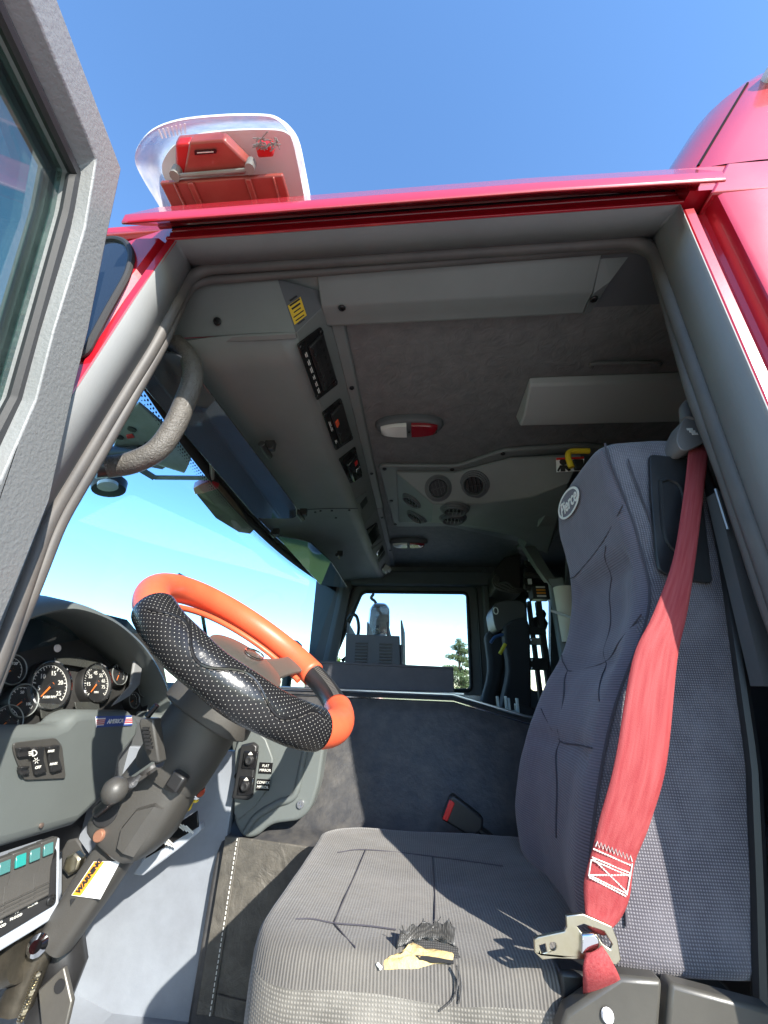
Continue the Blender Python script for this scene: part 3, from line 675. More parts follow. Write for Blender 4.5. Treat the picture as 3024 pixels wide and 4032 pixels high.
# ---------------------------------------------------------------- dome lights
def dome(label, c, a, b, flip=1):
    t = thing('dome_light', label, 'ceiling light', c, 'oval two-lens dome lights on the headliner'); c = V(c)
    def el(s, z, n=32): return [c+V((a*s*math.copysign(abs(math.cos(k*2*math.pi/n))**1.0, math.cos(k*2*math.pi/n)), b*s*math.copysign(abs(math.sin(k*2*math.pi/n))**.9, math.sin(k*2*math.pi/n)), -z)) for k in range(n)]
    MB().loft([el(1, 0), el(1, .012), el(.93, .024), el(.88, .026)]).build('housing', M_dark, t, smooth=50)
    for s, mt, nm in ((-1, M_lens_w, 'white_lens'), (1, M_lens_r, 'red_lens')):
        def half(k_, z): return [c+V((s*a*(.07+k_*.75*(i/12)), side*b*k_*.72*math.sqrt(max(.05, 1-(i/12*.86)**2.2)), -z)) for side in (1, -1) for i in (range(13) if side == 1 else range(12, -1, -1))]
        MB().loft([half(1, .024), half(1, .032), half(.9, .038)]).build(nm, mt, t, smooth=50)
    screw(c+V((0, b*.3, -.028)), (0, 0, -1), t, .5)
    return t
dome('oval dome light with clear and red lenses on the headliner by the switch console', (-.026, 1.075, 2.574), .115, .047)
dome('oval dome light on the headliner beyond the air vent unit', (-.055, 2.22, 2.574), .115, .047)

# ---------------------------------------------------------------- ceiling air vent unit
ac = thing('air_vent_unit', 'faceted grey ceiling air unit with six round vents', 'air conditioner', (.2, 1.6, 2.55))
base = [PZ(a, b, 2.556) for a, b in ((1488, 1835), (1800, 1838), (1985, 1775), (2300, 1755))]+[V((.78, 1.25, 2.556)), V((.78, 2.36, 2.556)), V((.60, 2.33, 2.556))]+[PZ(a, b, 2.556) for a, b in ((2065, 2140), (1765, 2073), (1560, 2075), (1548, 2060))]
MB().plate(roundpoly(base, .03, 4), (0, 0, .018)).build('mounting_flange', M_trim, ac, bevel=.007, seg=3)
g = lambda a, b, z: PZ(a, b, z)
lowp = [g(1560, 1862, 2.545), g(1800, 1862, 2.545), g(2010, 1808, 2.54), g(2290, 1795, 2.52), V((.72, 2.18, 2.50)), g(2055, 2115, 2.525), g(1755, 2060, 2.545), g(1570, 2058, 2.545)]
mids = [g(1705, 1985, 2.44), g(1900, 1985, 2.435), g(2090, 1960, 2.43), g(2240, 1900, 2.42), V((.66, 1.95, 2.40)), g(1990, 2088, 2.43), g(1800, 2060, 2.45), g(1700, 2055, 2.455)]
hm = MB().loft([[q+V((0, 0, .012)) for q in lowp], lowp, mids]); hm.build('housing', M_trim, ac, bevel=.012, seg=3, smooth=25)
from mathutils.bvhtree import BVHTree
hbv = BVHTree.FromPolygons([tuple(v) for v in hm.v], hm.f)
def cast(a, b):
    l_, n_, i_, d_ = hbv.ray_cast(CAM, ray(a, b).normalized())
    return (l_, n_ if n_.dot(ray(a, b)) < 0 else -n_) if l_ else None
for a, b in ((1514, 1846), (1780, 1848), (1980, 1786), (1541, 1972), (1556, 2064)):
    screw(PZ(a, b, 2.5555), (0, 0, -1), ac, 1.2)
def vent(p, n, r):
    n = V(n).normalized(); t = MB().lathe([(r*1.55, -.004), (r*1.52, .003), (r*1.36, .005), (r*1.34, .010), (r*1.2, .012), (r*1.18, .017), (r*1.05, .019), (r, .016), (r*.92, .006), (r*.9, -.002)], p, n, 28).build('vent', M_dark, ac, smooth=50)
    x = n.orthogonal().normalized()
    MB().lathe([(r*.9, .001), (r*.9, .003), (.0001, .003)], p, n, 20).build('throat', M_rubber, t)
    R_ = rot3(n.cross(V((1, 0, .3))), V((1, 0, .3)) - n*n.dot(V((1, 0, .3))))
    for k in (-.55, -.15, .25, .65):
        h = math.sqrt(max(.05, 1-k*k))*r*1.7
        MB().box(p+n*.010+R_ @ V((0, k*r, 0)), (h, .0025, .012), R_).build('vane', M_black, t)
    MB().box(p+n*.013, (.004, r*1.6, .006), R_).build('vane_bar', M_black, t)
nA = V((.0, -.62, -.78)); nB = V((0, -.45, -.9)); nC = V((-.75, .1, -.65)); nD = V((.05, .35, -.94))
for (a, b), zz, n, r in (((1725, 1922), 2.512, nA, .036), ((1868, 1908), 2.503, nA, .038), ((1625, 1968), 2.517, nC, .036), ((1640, 2030), 2.512, nC, .036), ((1790, 2004), 2.466, nD, .040), ((1782, 2040), 2.472, nD, .040)):
    h_ = cast(a, b)
    vent(h_[0], h_[1], r) if h_ else vent(PZ(a, b, zz), n, r)
# bulkhead arch and post running down behind the seats
bh = thing('bulkhead_post', 'dark grey bulkhead arch and upright post behind the driver seat', 'post', (.63, 2.0, 1.14))
ar = [(PZ(2230, 1890, 2.50), .035), (PZ(2140, 2040, 2.44), .045), (PY(2075, 2135, 2.15), .045), (PY(2125, 2220, 2.1), .04), (PY(2180, 2300, 2.05), .035)]
MB().loft([[q+V((-r, 0, r*.3)), q+V((-r*.6, -.03, -r*.8)), q+V((r*.8, -.03, -r*.8)), q+V((r, .04, r*.5)), q+V((-r, .04, r*.5))] for q, r in ar]).build('arch', M_trim, bh, bevel=.01, seg=3, smooth=50)
pt = PY(2182, 2295, 2.05)
MB().loft([[V((x, y, z)) for x, y in ((pt.x-.03, 2.03), (pt.x+.035, 2.0), (pt.x+.06, 2.07), (pt.x-.02, 2.09))] for z in (1.14, pt.z+.02)]).build('post', M_trim, bh, bevel=.008)
MB().plate([PY(2215, 1930, 1.5), PY(2240, 2130, 1.5), PY(2230, 2310, 1.9), V((1.6, 1.9, 2.05)), V((1.6, 1.5, 2.5))], (.0, .03, 0)).build('bulkhead_panel', M_dark, bh, bevel=.01)
# ceiling bar behind the seat
cb = thing('ceiling_box', 'long pale grey chamfered box fixed to the headliner above the driver seat', 'ceiling box', (.55, .98, 2.575))
cz = [PZ(2080, 1535, 2.55), PZ(2050, 1668, 2.52), V((.83, 1.0, 2.52)), V((.83, .85, 2.55))]
x0 = cz[0].x
MB().loft([[(x0+dx, .88, 2.575), (x0+dx, .89, 2.552), (x0+dx+.004, .985, 2.522), (x0+dx+.004, 1.04, 2.522), (x0+dx, 1.06, 2.575)] for dx in (0, .52)]).build('box_shell', mat('pale_box_paint', (.34, .345, .33), .5, bump=[('noise', 500, .3, .0006)]), cb, bevel=.006, seg=3)
for a, b in ((2218, 1510), (2560, 1500)):
    screw(PZ(a, b, 2.574), (0, 0, -1), cb, 1.5)
hl = MB().tube(smoothpath([PZ(2330, 1445, 2.570), PZ(2345, 1432, 2.566), PZ(2560, 1428, 2.566), PZ(2600, 1436, 2.570)], 4), .006, 8).build('roof_bead', M_liner, truck)

# ---------------------------------------------------------------- grab handle on the windshield pillar
gh = thing('grab_handle', 'thick textured rubber grab handle on the windshield pillar', 'handle', PY(690, 1345, .6))
gp = [PY(640, 1310, .585), PY(700, 1358, .60), PY(752, 1425, .615), PY(757, 1500, .62), PY(722, 1600, .625), PY(680, 1690, .62), PY(615, 1775, .615), PY(520, 1822, .61), PY(430, 1838, .605), PY(370, 1842, .59)]
gpath = smoothpath(gp, 6)
M_grip = mat('grip_rubber', (.085, .078, .07), .5, bump=[('wrinkle', 95, 1.0, .0028), ('noise', 300, .4, .001)], var=(40, .7, (.12, .11, .097)))
MB().tube(gpath[5:-5], .0215, 16).build('grip', M_grip, gh)
MB().tube(gpath[:7], .0125, 12).build('bracket', M_black, gh); MB().tube(gpath[-8:], .0205, 12).build('bracket', M_black, gh)

# ---------------------------------------------------------------- roof light bar
lb = thing('light_bar', 'clear-lensed emergency light bar with red inner panels on the cab roof', 'light bar', (-.36, .9, 2.67))
def rrect(x0, x1, y0, y1, r, z, n=6):
    return roundpoly([(x0, y0, z), (x1, y0, z), (x1, y1, z), (x0, y1, z)], r, n)
zb = 2.70
b0, b1 = PZ(620, 722, zb), PZ(1112, 690, zb)
M_redbase = mat('translucent_red_base', (.34, .06, .045), .35, coat=.4, var=(20, .6, (.42, .10, .07)))
bp = MB().plate([(b0.x+.004, b0.y, zb), (b1.x, b1.y, zb), (b1.x+.04, 1.7, zb), (b0.x-.02, 1.7, zb)], (0, 0, .012)).build('base_plate', M_redbase, lb, bevel=.003)
for fx_ in (.14, .27, .73, .93):
    a = b0.lerp(b1, fx_); MB().box(a+V((0, .3, -.004)), (.012 if fx_ in (.27, .73) else .004, .6, .008)).build('base_rib', M_redbase, bp, bevel=.002)
outl_ = smoothpath([PZ(a, b, zb+.005) for a, b in ((620, 790), (560, 690), (530, 620), (545, 560), (600, 500), (700, 462), (850, 444), (1010, 440), (1095, 455), (1150, 520), (1180, 640), (1205, 770))], 4)
ring0 = [V((outl_[0].x-.01, 1.7, zb))]+outl_+[V((outl_[-1].x+.015, 1.7, zb))]
ce = V((b0.lerp(b1, .5).x, .9, zb))
def sh(k, dz): return [V((ce.x+(q.x-ce.x)*(k-max(0, dz)*.5), ce.y+(q.y-ce.y)*(1-(1-min(k, 1))*.22)+max(0, dz)*(.5 if q.y < .8 else 0), zb+dz)) for q in ring0]
sk = MB().loft([sh(.985, -.004), sh(1.0, .004), sh(1.01, .035), sh(1.0, .07), sh(.96, .11), sh(.85, .13), sh(.3, .135)], caps=False); sk.build('lens_cover', M_clearlens, lb, smooth=60)
bt = [PZ(a, b, zb-.003) for a, b in ((640, 745), (612, 722), (700, 700), (930, 690), (1125, 665), (1160, 720), (1150, 735))]
def inner_pts(l, z): return [PZ(a, b, z) for a, b in l]
for nm, l, mt in (('rear_reflector', ((690, 560), (860, 545), (905, 640), (830, 680), (690, 690)), M_redbase), ('lamp_pod', ((745, 560), (880, 550), (990, 660), (960, 690), (720, 700)), M_redbase), ('lamp_lens', ((690, 570), (745, 565), (765, 640), (735, 690), (695, 680)), M_redpl), ('corner_lens', ((1005, 580), (1065, 573), (1078, 620), (1015, 625)), M_redpl)):
    MB().plate(inner_pts(l, zb+.012+(.01 if 'lens' in nm else 0)+(.028 if nm == 'rear_reflector' else 0)), (0, 0, .03)).build(nm, mt, lb, bevel=.004)
MB().plate(inner_pts(((765, 595), (850, 590), (852, 604), (767, 611)), zb+.007), (0, 0, .004)).build('name_plate', M_gloss, lb)
MB().plate(inner_pts(((775, 600), (840, 596), (841, 600), (776, 604)), zb+.0063), (0, 0, .0006)).build('print_line', M_white, lb)
MB().plate([V((ce.x+(q.x-ce.x)*.95, max(.355, q.y+.05), zb+.07)) for q in ring0], (0, 0, .006)).build('white_backing', M_label, lb)  # white sheet added to hide the sky and make the lens read bright
tb = MB(); tb.tube(inner_pts(((700, 692), (820, 682), (985, 668)), zb+.004), .004, 8); tb.build('support_rod', M_mech, lb)
for a, b in ((690, 688), (985, 660)):
    q = PZ(a, b, zb+.003); MB().lathe([(.010, -.006), (.010, .02), (.0001, .02)], q, (0, 0, 1), 10).build('bolt_boss', M_mech, lb)
cl = MB()
for k in range(26):
    q = PZ(1005+random.random()*85, 545+random.random()*35, zb+.006); d = V((random.gauss(0, 1), random.gauss(0, .6), 0))*.007; cl.tube(smoothpath([q-d, q+V((random.gauss(0, .004), 0, random.gauss(0, .004))), q+d], 3), .0011, 5)
cl.build('wire_tangle', M_mech, lb)
for k in range(7):
    a, b = PZ(625+k*17, 510-k*4, zb-.001), PZ(640+k*15, 545-k*3, zb-.001); MB().tube([a, b], .0016, 6).build('lens_flute', M_clearlens, lb)
for q in (V((-.36, .75, 2.685)), V((-.36, 1.5, 2.685))):
    MB().box(q, (.2, .06, .032)).build('mount_foot', M_mech, lb, bevel=.004)

# ---------------------------------------------------------------- bracket and horns under the front roof edge, seen through the windshield
rb = thing('roof_bracket', 'grey metal bracket and lamp assembly hanging ahead of the windshield', 'bracket', (-.95, .8, 2.4))
z0 = 2.40
def fplate(nm, l, z, th, mt, bev=.003): return MB().plate([PZ(a, b, z) for a, b in l], (0, 0, th)).build(nm, mt, rb, bevel=bev)
fplate('mount_plate', ((480, 1640), (545, 1590), (640, 1670), (730, 1790), (640, 1850), (560, 1835), (440, 1780)), 2.43, .01, M_mech)
fr_ = MB(); fr_.tube([PZ(a, b, 2.405) for a, b in ((560, 1850), (612, 1880), (835, 1882), (835, 1800))], .010, 4); fr_.build('guard_bar', M_mech, rb, bevel=.002)
fr_ = MB(); fr_.tube([PZ(a, b, 2.40) for a, b in ((545, 1843), (605, 1879))], .012, 4); fr_.build('guard_strut', M_mech, rb)
MB().tube([PZ(640, 1765, 2.42), PZ(745, 1800, 2.42)], .055, 18).build('horn_body', M_mech, rb)
MB().tube([PZ(430, 1795, 2.40), PZ(560, 1790, 2.40)], .03, 14).build('wiper_motor', M_black, rb)
bod = MB().lathe([(.001, -.02), (.04, -.018), (.055, 0), (.05, .03), (.001, .035)], PZ(430, 1900, 2.38), (.3, 0, -1), 20).build('lamp_pod', M_black, rb)
MB().lathe([(.03, .0), (.03, .012), (.001, .016)], PZ(425, 1905, 2.355), (.3, 0, -1), 16).build('lamp_lens', M_lens_w, bod)
for a, b in ((520, 1690), (585, 1750), (470, 1720), (500, 1795)):
    MB().lathe([(.012, -.001), (.012, .003), (.0001, .003)], PZ(a, b, 2.4285), (0, 0, -1), 12).build('bolt_hole', M_black, rb)
fplate('red_strap', ((495, 1715), (520, 1710), (530, 1725), (500, 1730)), 2.425, .004, M_redpl)
rv = thing('roof_visor_end', 'red and brown roof visor end hanging ahead of the windshield', 'roof visor', PZ(800, 1950, 2.42))
MB().plate([PZ(a, b, 2.39) for a, b in ((760, 1925), (800, 1905), (835, 1900), (860, 1925), (800, 1945), (765, 1948))], (0, 0, .03)).build('visor_edge', M_red, rv, bevel=.004)
MB().plate([PZ(a, b, 2.393) for a, b in ((775, 1948), (860, 1922), (1000, 2085), (985, 2102), (940, 2095), (850, 2040))], (0, 0, .03)).build('visor_underside', mat('weathered_brown', (.16, .14, .08), .7, var=(12, .9, (.10, .05, .05))), rv)
# ---------------------------------------------------------------- engine cover between the seats
def ecp(x):                                # profile (y, z); the top steps down behind the front ledge
    zt = interp([(-.45, 1.742), (.10, 1.738), (.30, 1.688), (.75, 1.64)], x)
    k = (zt-1.42)/.32
    return [(2.0, 1.14), (2.0, zt), (1.31, zt), (1.285, zt-.004), (1.272, zt-.016), (1.255, zt-.05), (1.21, 1.42+.17*k), (1.165, 1.42+.085*k), (1.125, 1.445), (1.09, 1.432), (1.068, 1.41), (1.062, 1.38), (1.06, 1.14)]
ec = thing('engine_cover', 'large black vinyl-covered engine housing between the front seats', 'engine cover', (.1, 1.5, 1.14))
xs = [-.452, -.44, -.36, -.25, -.12, .02, .10, .2, .30, .5, .75]
MB().loft([[(x, y, z) for y, z in ecp(x)] for x in xs]).build('cover_shell', M_vinyl, ec, bevel=.008, smooth=60)
MB().tube([(x, 1.276, ecp(x)[1][1]+.004) for x in (-.43, -.2, .1, .30, .75)], .006, 6, flat=.6).build('edge_trim', M_alu, ec)
MB().tube([(x, 1.268, ecp(x)[1][1]-.014) for x in (-.43, -.2, .1, .30, .75)], .0025, 6).build('trim_bead', M_chrome, ec)
# hanging flap with stitched hems in front of the cover
fl = [PY(890, 3290, 1.052), PY(1260, 3340, 1.052), V((-.1, 1.052, 1.40)), V((-.1, 1.050, 1.145)), PY(775, 3990, 1.050)]
M_flap = mat('flap_vinyl', (.062, .058, .05), .5, bump=[('wrinkle', 14, .7, .006), ('wrinkle', 55, .5, .002), ('noise', 400, .4, .0008)], var=(20, 1.0, (.125, .115, .097)))
flp = MB().plate(fl, (0, .005, 0)).build('flap', M_flap, ec, bevel=.003)
def hem(a, b, w, s):
    d = (b-a).normalized(); s = V(s)
    MB().plate([a, b, b+s*w, a+s*w], (0, -.004, 0)).build('hem', M_flap, flp, bevel=.0025)
hem(fl[0]+V((.0, -.001, 0)), fl[4]+V((0, -.001, 0)), .034, (1, 0, 0))
hem(fl[4]+V((.036, -.001, .0)), V((-.1, 1.049, 1.145)), .03, (0, 0, 1))
st_ = MB(); a, b = fl[0]+V((.029, -.0068, 0)), fl[4]+V((.029, -.0068, 0))
for k in range(34):
    st_.tube([a.lerp(b, (k+.15)/34), a.lerp(b, (k+.75)/34)], .0011, 5)
st_.build('stitching', M_white, flp, kind='stuff')

# ---------------------------------------------------------------- map box and file rack on the engine cover
mb_ = thing('map_box', 'long charcoal carpeted box lying across the engine cover', 'box', (.0, 1.5, 1.742))
f = [PY(1195, 2606, 1.36), PY(1786, 2634, 1.36), PY(1790, 2752, 1.36), PY(1195, 2728, 1.36)]
M_felt = mat('charcoal_felt', (.075, .074, .08), .95, bump=[('noise', 900, .5, .0006)], var=(40, .6, (.10, .098, .10)))
f[2].z = f[3].z = 1.746
MB().plate(f, (0, .30, 0)).build('box_body', M_felt, mb_, bevel=.004)
MB().plate([q+V((0, -.002, -.006)) for q in (f[0]+V((0, 0, .012)), f[1]+V((0, 0, .012)), f[1]+V((0, 0, .004)), f[0]+V((0, 0, .004)))], (0, .30, 0)).build('box_lid', M_felt, mb_, bevel=.002)
MB().box((f[0].x*.5+f[1].x*.5, 1.34, 1.744), (f[1].x-f[0].x+.05, .05, .006)).build('base_tray', M_alu, mb_, bevel=.001)
fr = thing('file_rack', 'black file rack with louvred front and four upright dividers', 'file rack', (-.2, 1.75, 1.742))
r0 = [PY(1362, 2496, 1.68), PY(1574, 2504, 1.68), PY(1580, 2660, 1.68), PY(1356, 2660, 1.68)]
M_rack = mat('rack_black_steel', (.075, .077, .085), .6, bump=[('noise', 600, .3, .0005)])
MB().plate(r0, (0, .006, 0)).build('front_panel', M_rack, fr, bevel=.002)
MB().plate([q+V((0, .34, 0)) for q in r0], (0, .006, 0)).build('back_panel', M_rack, fr)
for i, t in enumerate((0.005, .38, .75, 1.02)):
    a = r0[0].lerp(r0[1], t); bq = r0[3].lerp(r0[2], t); h = .075
    hh = PY(int(1368+t*212), 2448, 1.68).z-a.z
    MB().plate([a+V((0, .006, hh if i == 3 else hh)), a+V((0, .34, hh*.25)), V((bq.x, 2.02, 1.745)), V((bq.x, 1.686, 1.745))] if i < 3 else [a+V((0, -.04, hh)), a+V((0, .34, hh)), V((bq.x, 2.02, 1.745)), V((bq.x, 1.64, 1.745))], (.006, 0, 0)).build('divider', M_rack, fr, bevel=.001)
for t in (.36, .80):
    for k in range(11):
        q = r0[0].lerp(r0[1], t)+V((-.012, -.003, -.035-.012*k)); MB().box(q, (.052, .006, .005)).build('louvre', M_black, fr, bevel=.001)

# ---------------------------------------------------------------- steering wheel
WC = V((-.340, .820, 1.811)); WN = V((.570, -.090, .817)).normalized(); WR = .223
We1 = -(V((0, 1, 0)).cross(WN)).normalized(); We2 = WN.cross(We1)
if We2.y < 0: We2 = -We2
def wp(th, r=WR, h=0): a = math.radians(th); return WC+(We1*math.cos(a)+We2*math.sin(a))*r+WN*h
sw = thing('steering_wheel', 'orange vinyl steering wheel with black perforated leather grips', 'steering wheel', WC)
def perf(name):
    M = bpy.data.materials.new(name); M.use_nodes = True; t = M.node_tree; b = t.nodes['Principled BSDF']; L = t.links.new; N = t.nodes.new
    tc = N('ShaderNodeTexCoord'); mp = N('ShaderNodeMapping'); mp.inputs['Scale'].default_value = (30, 74, 1); L(tc.outputs['UV'], mp.inputs[0])
    sp = N('ShaderNodeSeparateXYZ'); L(mp.outputs[0], sp.inputs[0])
    fl_ = N('ShaderNodeMath'); fl_.operation = 'FLOOR'; L(sp.outputs[1], fl_.inputs[0])
    hf = N('ShaderNodeMath'); hf.operation = 'MULTIPLY_ADD'; hf.inputs[1].default_value = .5; L(fl_.outputs[0], hf.inputs[0]); L(sp.outputs[0], hf.inputs[2])
    d = []
    for o in (hf.outputs[0], sp.outputs[1]):
        fr_ = N('ShaderNodeMath'); fr_.operation = 'FRACT'; L(o, fr_.inputs[0])
        s_ = N('ShaderNodeMath'); s_.operation = 'SUBTRACT'; s_.inputs[1].default_value = .5; L(fr_.outputs[0], s_.inputs[0])
        p_ = N('ShaderNodeMath'); p_.operation = 'POWER'; p_.inputs[1].default_value = 2; L(s_.outputs[0], p_.inputs[0]); d.append(p_)
    ad = N('ShaderNodeMath'); ad.operation = 'ADD'; L(d[0].outputs[0], ad.inputs[0]); L(d[1].outputs[0], ad.inputs[1])
    lt = N('ShaderNodeMath'); lt.operation = 'LESS_THAN'; lt.inputs[1].default_value = .010; L(ad.outputs[0], lt.inputs[0])
    mx = N('ShaderNodeMix'); mx.data_type = 'RGBA'; mx.inputs[6].default_value = (.014, .014, .015, 1); mx.inputs[7].default_value = (.42, .40, .36, 1); L(lt.outputs[0], mx.inputs[0])
    L(mx.outputs[2], b.inputs['Base Color']); b.inputs['Roughness'].default_value = .27
    nz = N('ShaderNodeTexNoise'); nz.inputs['Scale'].default_value = 30; nz.inputs['Detail'].default_value = 4; L(tc.outputs['Object'], nz.inputs['Vector'])
    bp_ = N('ShaderNodeBump'); bp_.inputs['Strength'].default_value = .5; bp_.inputs['Distance'].default_value = .004; L(nz.outputs[0], bp_.inputs['Height'])
    b2 = N('ShaderNodeBump'); b2.invert = True; b2.inputs['Strength'].default_value = .5; b2.inputs['Distance'].default_value = .0006; L(lt.outputs[0], b2.inputs['Height']); L(bp_.outputs[0], b2.inputs['Normal'])
    L(b2.outputs[0], b.inputs['Normal'])
    return M
M_perf = perf('perforated_black_leather')
def arc(t0, t1, n, r=WR, h=0): return [wp(t0+(t1-t0)*k/n, r, h) for k in range(n+1)]
TR = .0295
def rimtube(t0, t1, rad, mt, nm, n=40, bul=0):
    P = arc(t0, t1, n); return MB().tube(P, [rad+bul*math.sin(math.pi*k/n*6)*math.sin(math.pi*k/n) for k in range(n+1)], 28, up=WN).build(nm, mt, sw, smooth=180)
NEAR0, NEAR1 = -158, -62
rimtube(NEAR1-1, 112, TR, M_orange, 'orange_rim', 60)
rimtube(150, 360+NEAR0+1, TR+.001, M_orange, 'orange_rim', 24)
ng = rimtube(NEAR0, NEAR1, TR+.005, M_perf, 'leather_grip', 60, .0012)
fg = rimtube(110, 152, TR-.004, M_black, 'stitched_grip', 30)
# the wavy seam with its stitches on the near grip
def onrim(th, ph, rad):
    a = math.radians(th); rd = We1*math.cos(a)+We2*math.sin(a); return WC+rd*WR+(rd*math.cos(ph)+WN*math.sin(ph))*rad
def seamph(t): return .75+.42*math.sin(t*math.pi*5.2+.6)
sp_ = [onrim(NEAR0+6+(NEAR1-NEAR0-14)*k/80, seamph(k/80), TR+.006) for k in range(81)]
MB().tube(sp_, .0022, 6).build('seam_piping', M_gloss, ng)
stt = MB()
for k in range(0, 80, 2):
    q0 = onrim(NEAR0+6+(NEAR1-NEAR0-14)*k/80, seamph(k/80)-.1, TR+.0061); q1 = onrim(NEAR0+6+(NEAR1-NEAR0-14)*(k+1.1)/80, seamph((k+1.1)/80)-.1, TR+.0061); stt.tube([q0, q1], .0008, 5)
stt.build('stitching', M_seal, ng, kind='stuff')
s2 = MB()
for k in range(26):
    th = 111+40*k/25; s2.tube([onrim(th, 2.0, TR-.003), onrim(th+.8, 2.5, TR-.003)], .0012, 5)
s2.build('stitching', M_seal, fg, kind='stuff')
MB().tube(arc(-20, 112, 40, WR-.034, -.026), .0065, 10).build('cover_lip', M_orange, sw)
# spokes, hub and horn pad
M_hub = mat('hub_brown_plastic', (.085, .078, .068), .38, bump=[('noise', 300, .2, .0005)], var=(8, .5, (.06, .056, .05)))
def ell(th0, rx, ry, h, n=36): return [WC+(We1*math.cos(2*math.pi*k/n)*rx+We2*math.sin(2*math.pi*k/n)*ry)+WN*h for k in range(n)]
MB().loft([ell(0, .055, .06, -.085), ell(0, .075, .085, -.06), ell(0, .09, .10, -.035), ell(0, .085, .095, -.018), ell(0, .05, .06, -.010)]).build('horn_pad', M_hub, sw, smooth=60)
for th in (100, 180+25, 262):
    a = math.radians(th); rd = We1*math.cos(a)+We2*math.sin(a); tg = WN.cross(rd)
    MB().loft([[WC+rd*r+tg*w_*s1_+WN*(h+.006*s2_) for s1_, s2_ in ((-1, -1), (1, -1), (1, 1), (-1, 1))] for r, w_, h in ((.06, .045, -.035), (.12, .03, -.028), (.17, .026, -.015), (.215, .03, -.003))]).build('spoke', M_hub, sw, bevel=.004, sub=1)
em = [WC+We1*(.004+.018*math.sin(k*math.pi/16))+We2*(.028+.034*math.cos(k*math.pi/16))+WN*-.0065 for k in range(32)]
MB().tube(em, .0018, 6, loop=True).build('emblem_ring', M_chrome, sw)

# ---------------------------------------------------------------- steering column
sc0 = WC-WN*.07; col_b = PY(300, 3590, .80)
cl_ = thing('steering_column', 'black plastic steering column with levers, key and warning label', 'steering column', col_b)
CA = (col_b-sc0).normalized(); CS = V((0, -1, 0)); CS = (CS-CA*CS.dot(CA)).normalized(); CU = CS.cross(CA)   # CS faces the door
if CU.z < 0: CU = -CU
def cpt(s, a=0, b=0): return sc0+CA*s+CS*a+CU*b
def crect(s, a, b, n=20, p=.5, oa=0, ob=0): return [cpt(s, oa+a*math.copysign(abs(math.cos(2*math.pi*k/n))**p, math.cos(2*math.pi*k/n)), ob+b*math.copysign(abs(math.sin(2*math.pi*k/n))**p, math.sin(2*math.pi*k/n))) for k in range(n)]
TL = (col_b-sc0).length
M_col = mat('column_black_plastic', (.052, .05, .046), .45, bump=[('noise', 420, .35, .0006)], var=(10, .5, (.075, .07, .062)))
MB().loft([crect(.0, .062, .075, p=.8), crect(.02, .070, .085, p=.8), crect(.07, .072, .09, p=.8)]).build('wheel_shroud', M_col, cl_, bevel=.003, smooth=50)
MB().loft([crect(.07, .058, .068, p=.9), crect(.085, .061, .071, p=.9), crect(.165, .060, .070, p=.9), crect(.178, .056, .066, p=.9)]).build('switch_collar', M_col, cl_, smooth=50)
body_ = MB().loft([crect(.165, .046, .062, p=.55), crect(.20, .05, .062, p=.5), crect(.24, .052, .064, p=.5), crect(.258, .052, .062, p=.5, ob=.002), crect(.282, .050, .056, p=.5, ob=.006), crect(.292, .045, .048, p=.5, ob=.008)]).build('column_body', M_col, cl_, bevel=.003, smooth=40)
MB().loft([crect(.26, .030, .032, p=.5), crect(TL*.9, .029, .031, p=.5), crect(TL+.04, .024, .026, p=.6)]).build('lower_tube', M_col, cl_, smooth=40)
# raised bosses on the body
def boss(s, b, r, h, nm, mt, a0=.05): return MB().lathe([(r*1.05, -.004), (r, h*.7), (r*.85, h), (.0001, h)], cpt(s, a0, b), CS, 24).build(nm, mt, cl_, smooth=45)
def pboss(a, b, r, h, nm, mt, d=.0515): return MB().lathe([(r*1.05, -.006), (r, h*.7), (r*.85, h), (.0001, h)], PP(a, b, cpt(.2, d, 0), CS), CS, 24).build(nm, mt, cl_, smooth=45)
pboss(418, 3195, .021, .002, 'adjuster_recess', M_rubber)
pboss(392, 3290, .0085, .005, 'copper_bolt', mat('copper_bolt', (.45, .22, .14), .45, .6))
MB().box(PP(700, 3075, cpt(.2, .058, 0), CS), (.026, .026, .022), rot3(CA, CU)).build('tilt_button', M_black, cl_, bevel=.004)
MB().loft([[cpt(s, a, b) for a, b in ((.049, w0), (.060, w0-.006), (.060, -.035), (.049, -.05))] for s, w0 in ((.20, -.03), (.22, -.008), (.25, -.004), (.27, -.016))]).build('raised_cover', M_col, cl_, bevel=.006, seg=3, smooth=60)
# levers
bq = cpt(.205, .055, .03)
tl_ = [bq, PY(600, 3000, .70), PY(592, 2930, .69), PY(585, 2850, .69)]
lv = MB().loft([[q+V((sx*w_, 0, 0))+V((0, sy*.011, 0)) for sx, sy in ((-1, -1), (1, -1), (1, 1), (-1, 1))] for q, w_ in ((PY(625, 2998, .705), .008), (PY(608, 2945, .70), .012), (PY(592, 2850, .69), .013), (PY(595, 2826, .69), .012))]).build('turn_signal_lever', M_col, cl_, bevel=.003)
MB().tube([PY(580, 2822, .688), PY(618, 2776, .688)], .005, 8).build('lever_tip', M_gloss, lv)
for k in range(6):
    q = PY(574+k*3, 2868+k*15, .677); MB().box(q, (.010, .004, .004)).build('lever_rib', M_black, lv)
MB().tube([bq+V((0, 0, 0)), PY(628, 3002, .705)], .008, 8).build('lever_arm', M_chrome, lv)
kb = MB().tube([cpt(.255, .055, .045), PY(520, 3080, .725), PY(462, 3105, .715)], .009, 10).build('shift_lever', M_black, cl_)
MB().lathe([(.001, -.019), (.011, -.0165), (.017, -.008), (.0195, 0), (.017, .009), (.011, .016), (.001, .019)], PY(452, 3112, .71), (.5, -.2, .5), 20).build('lever_knob', M_col, kb, smooth=80)
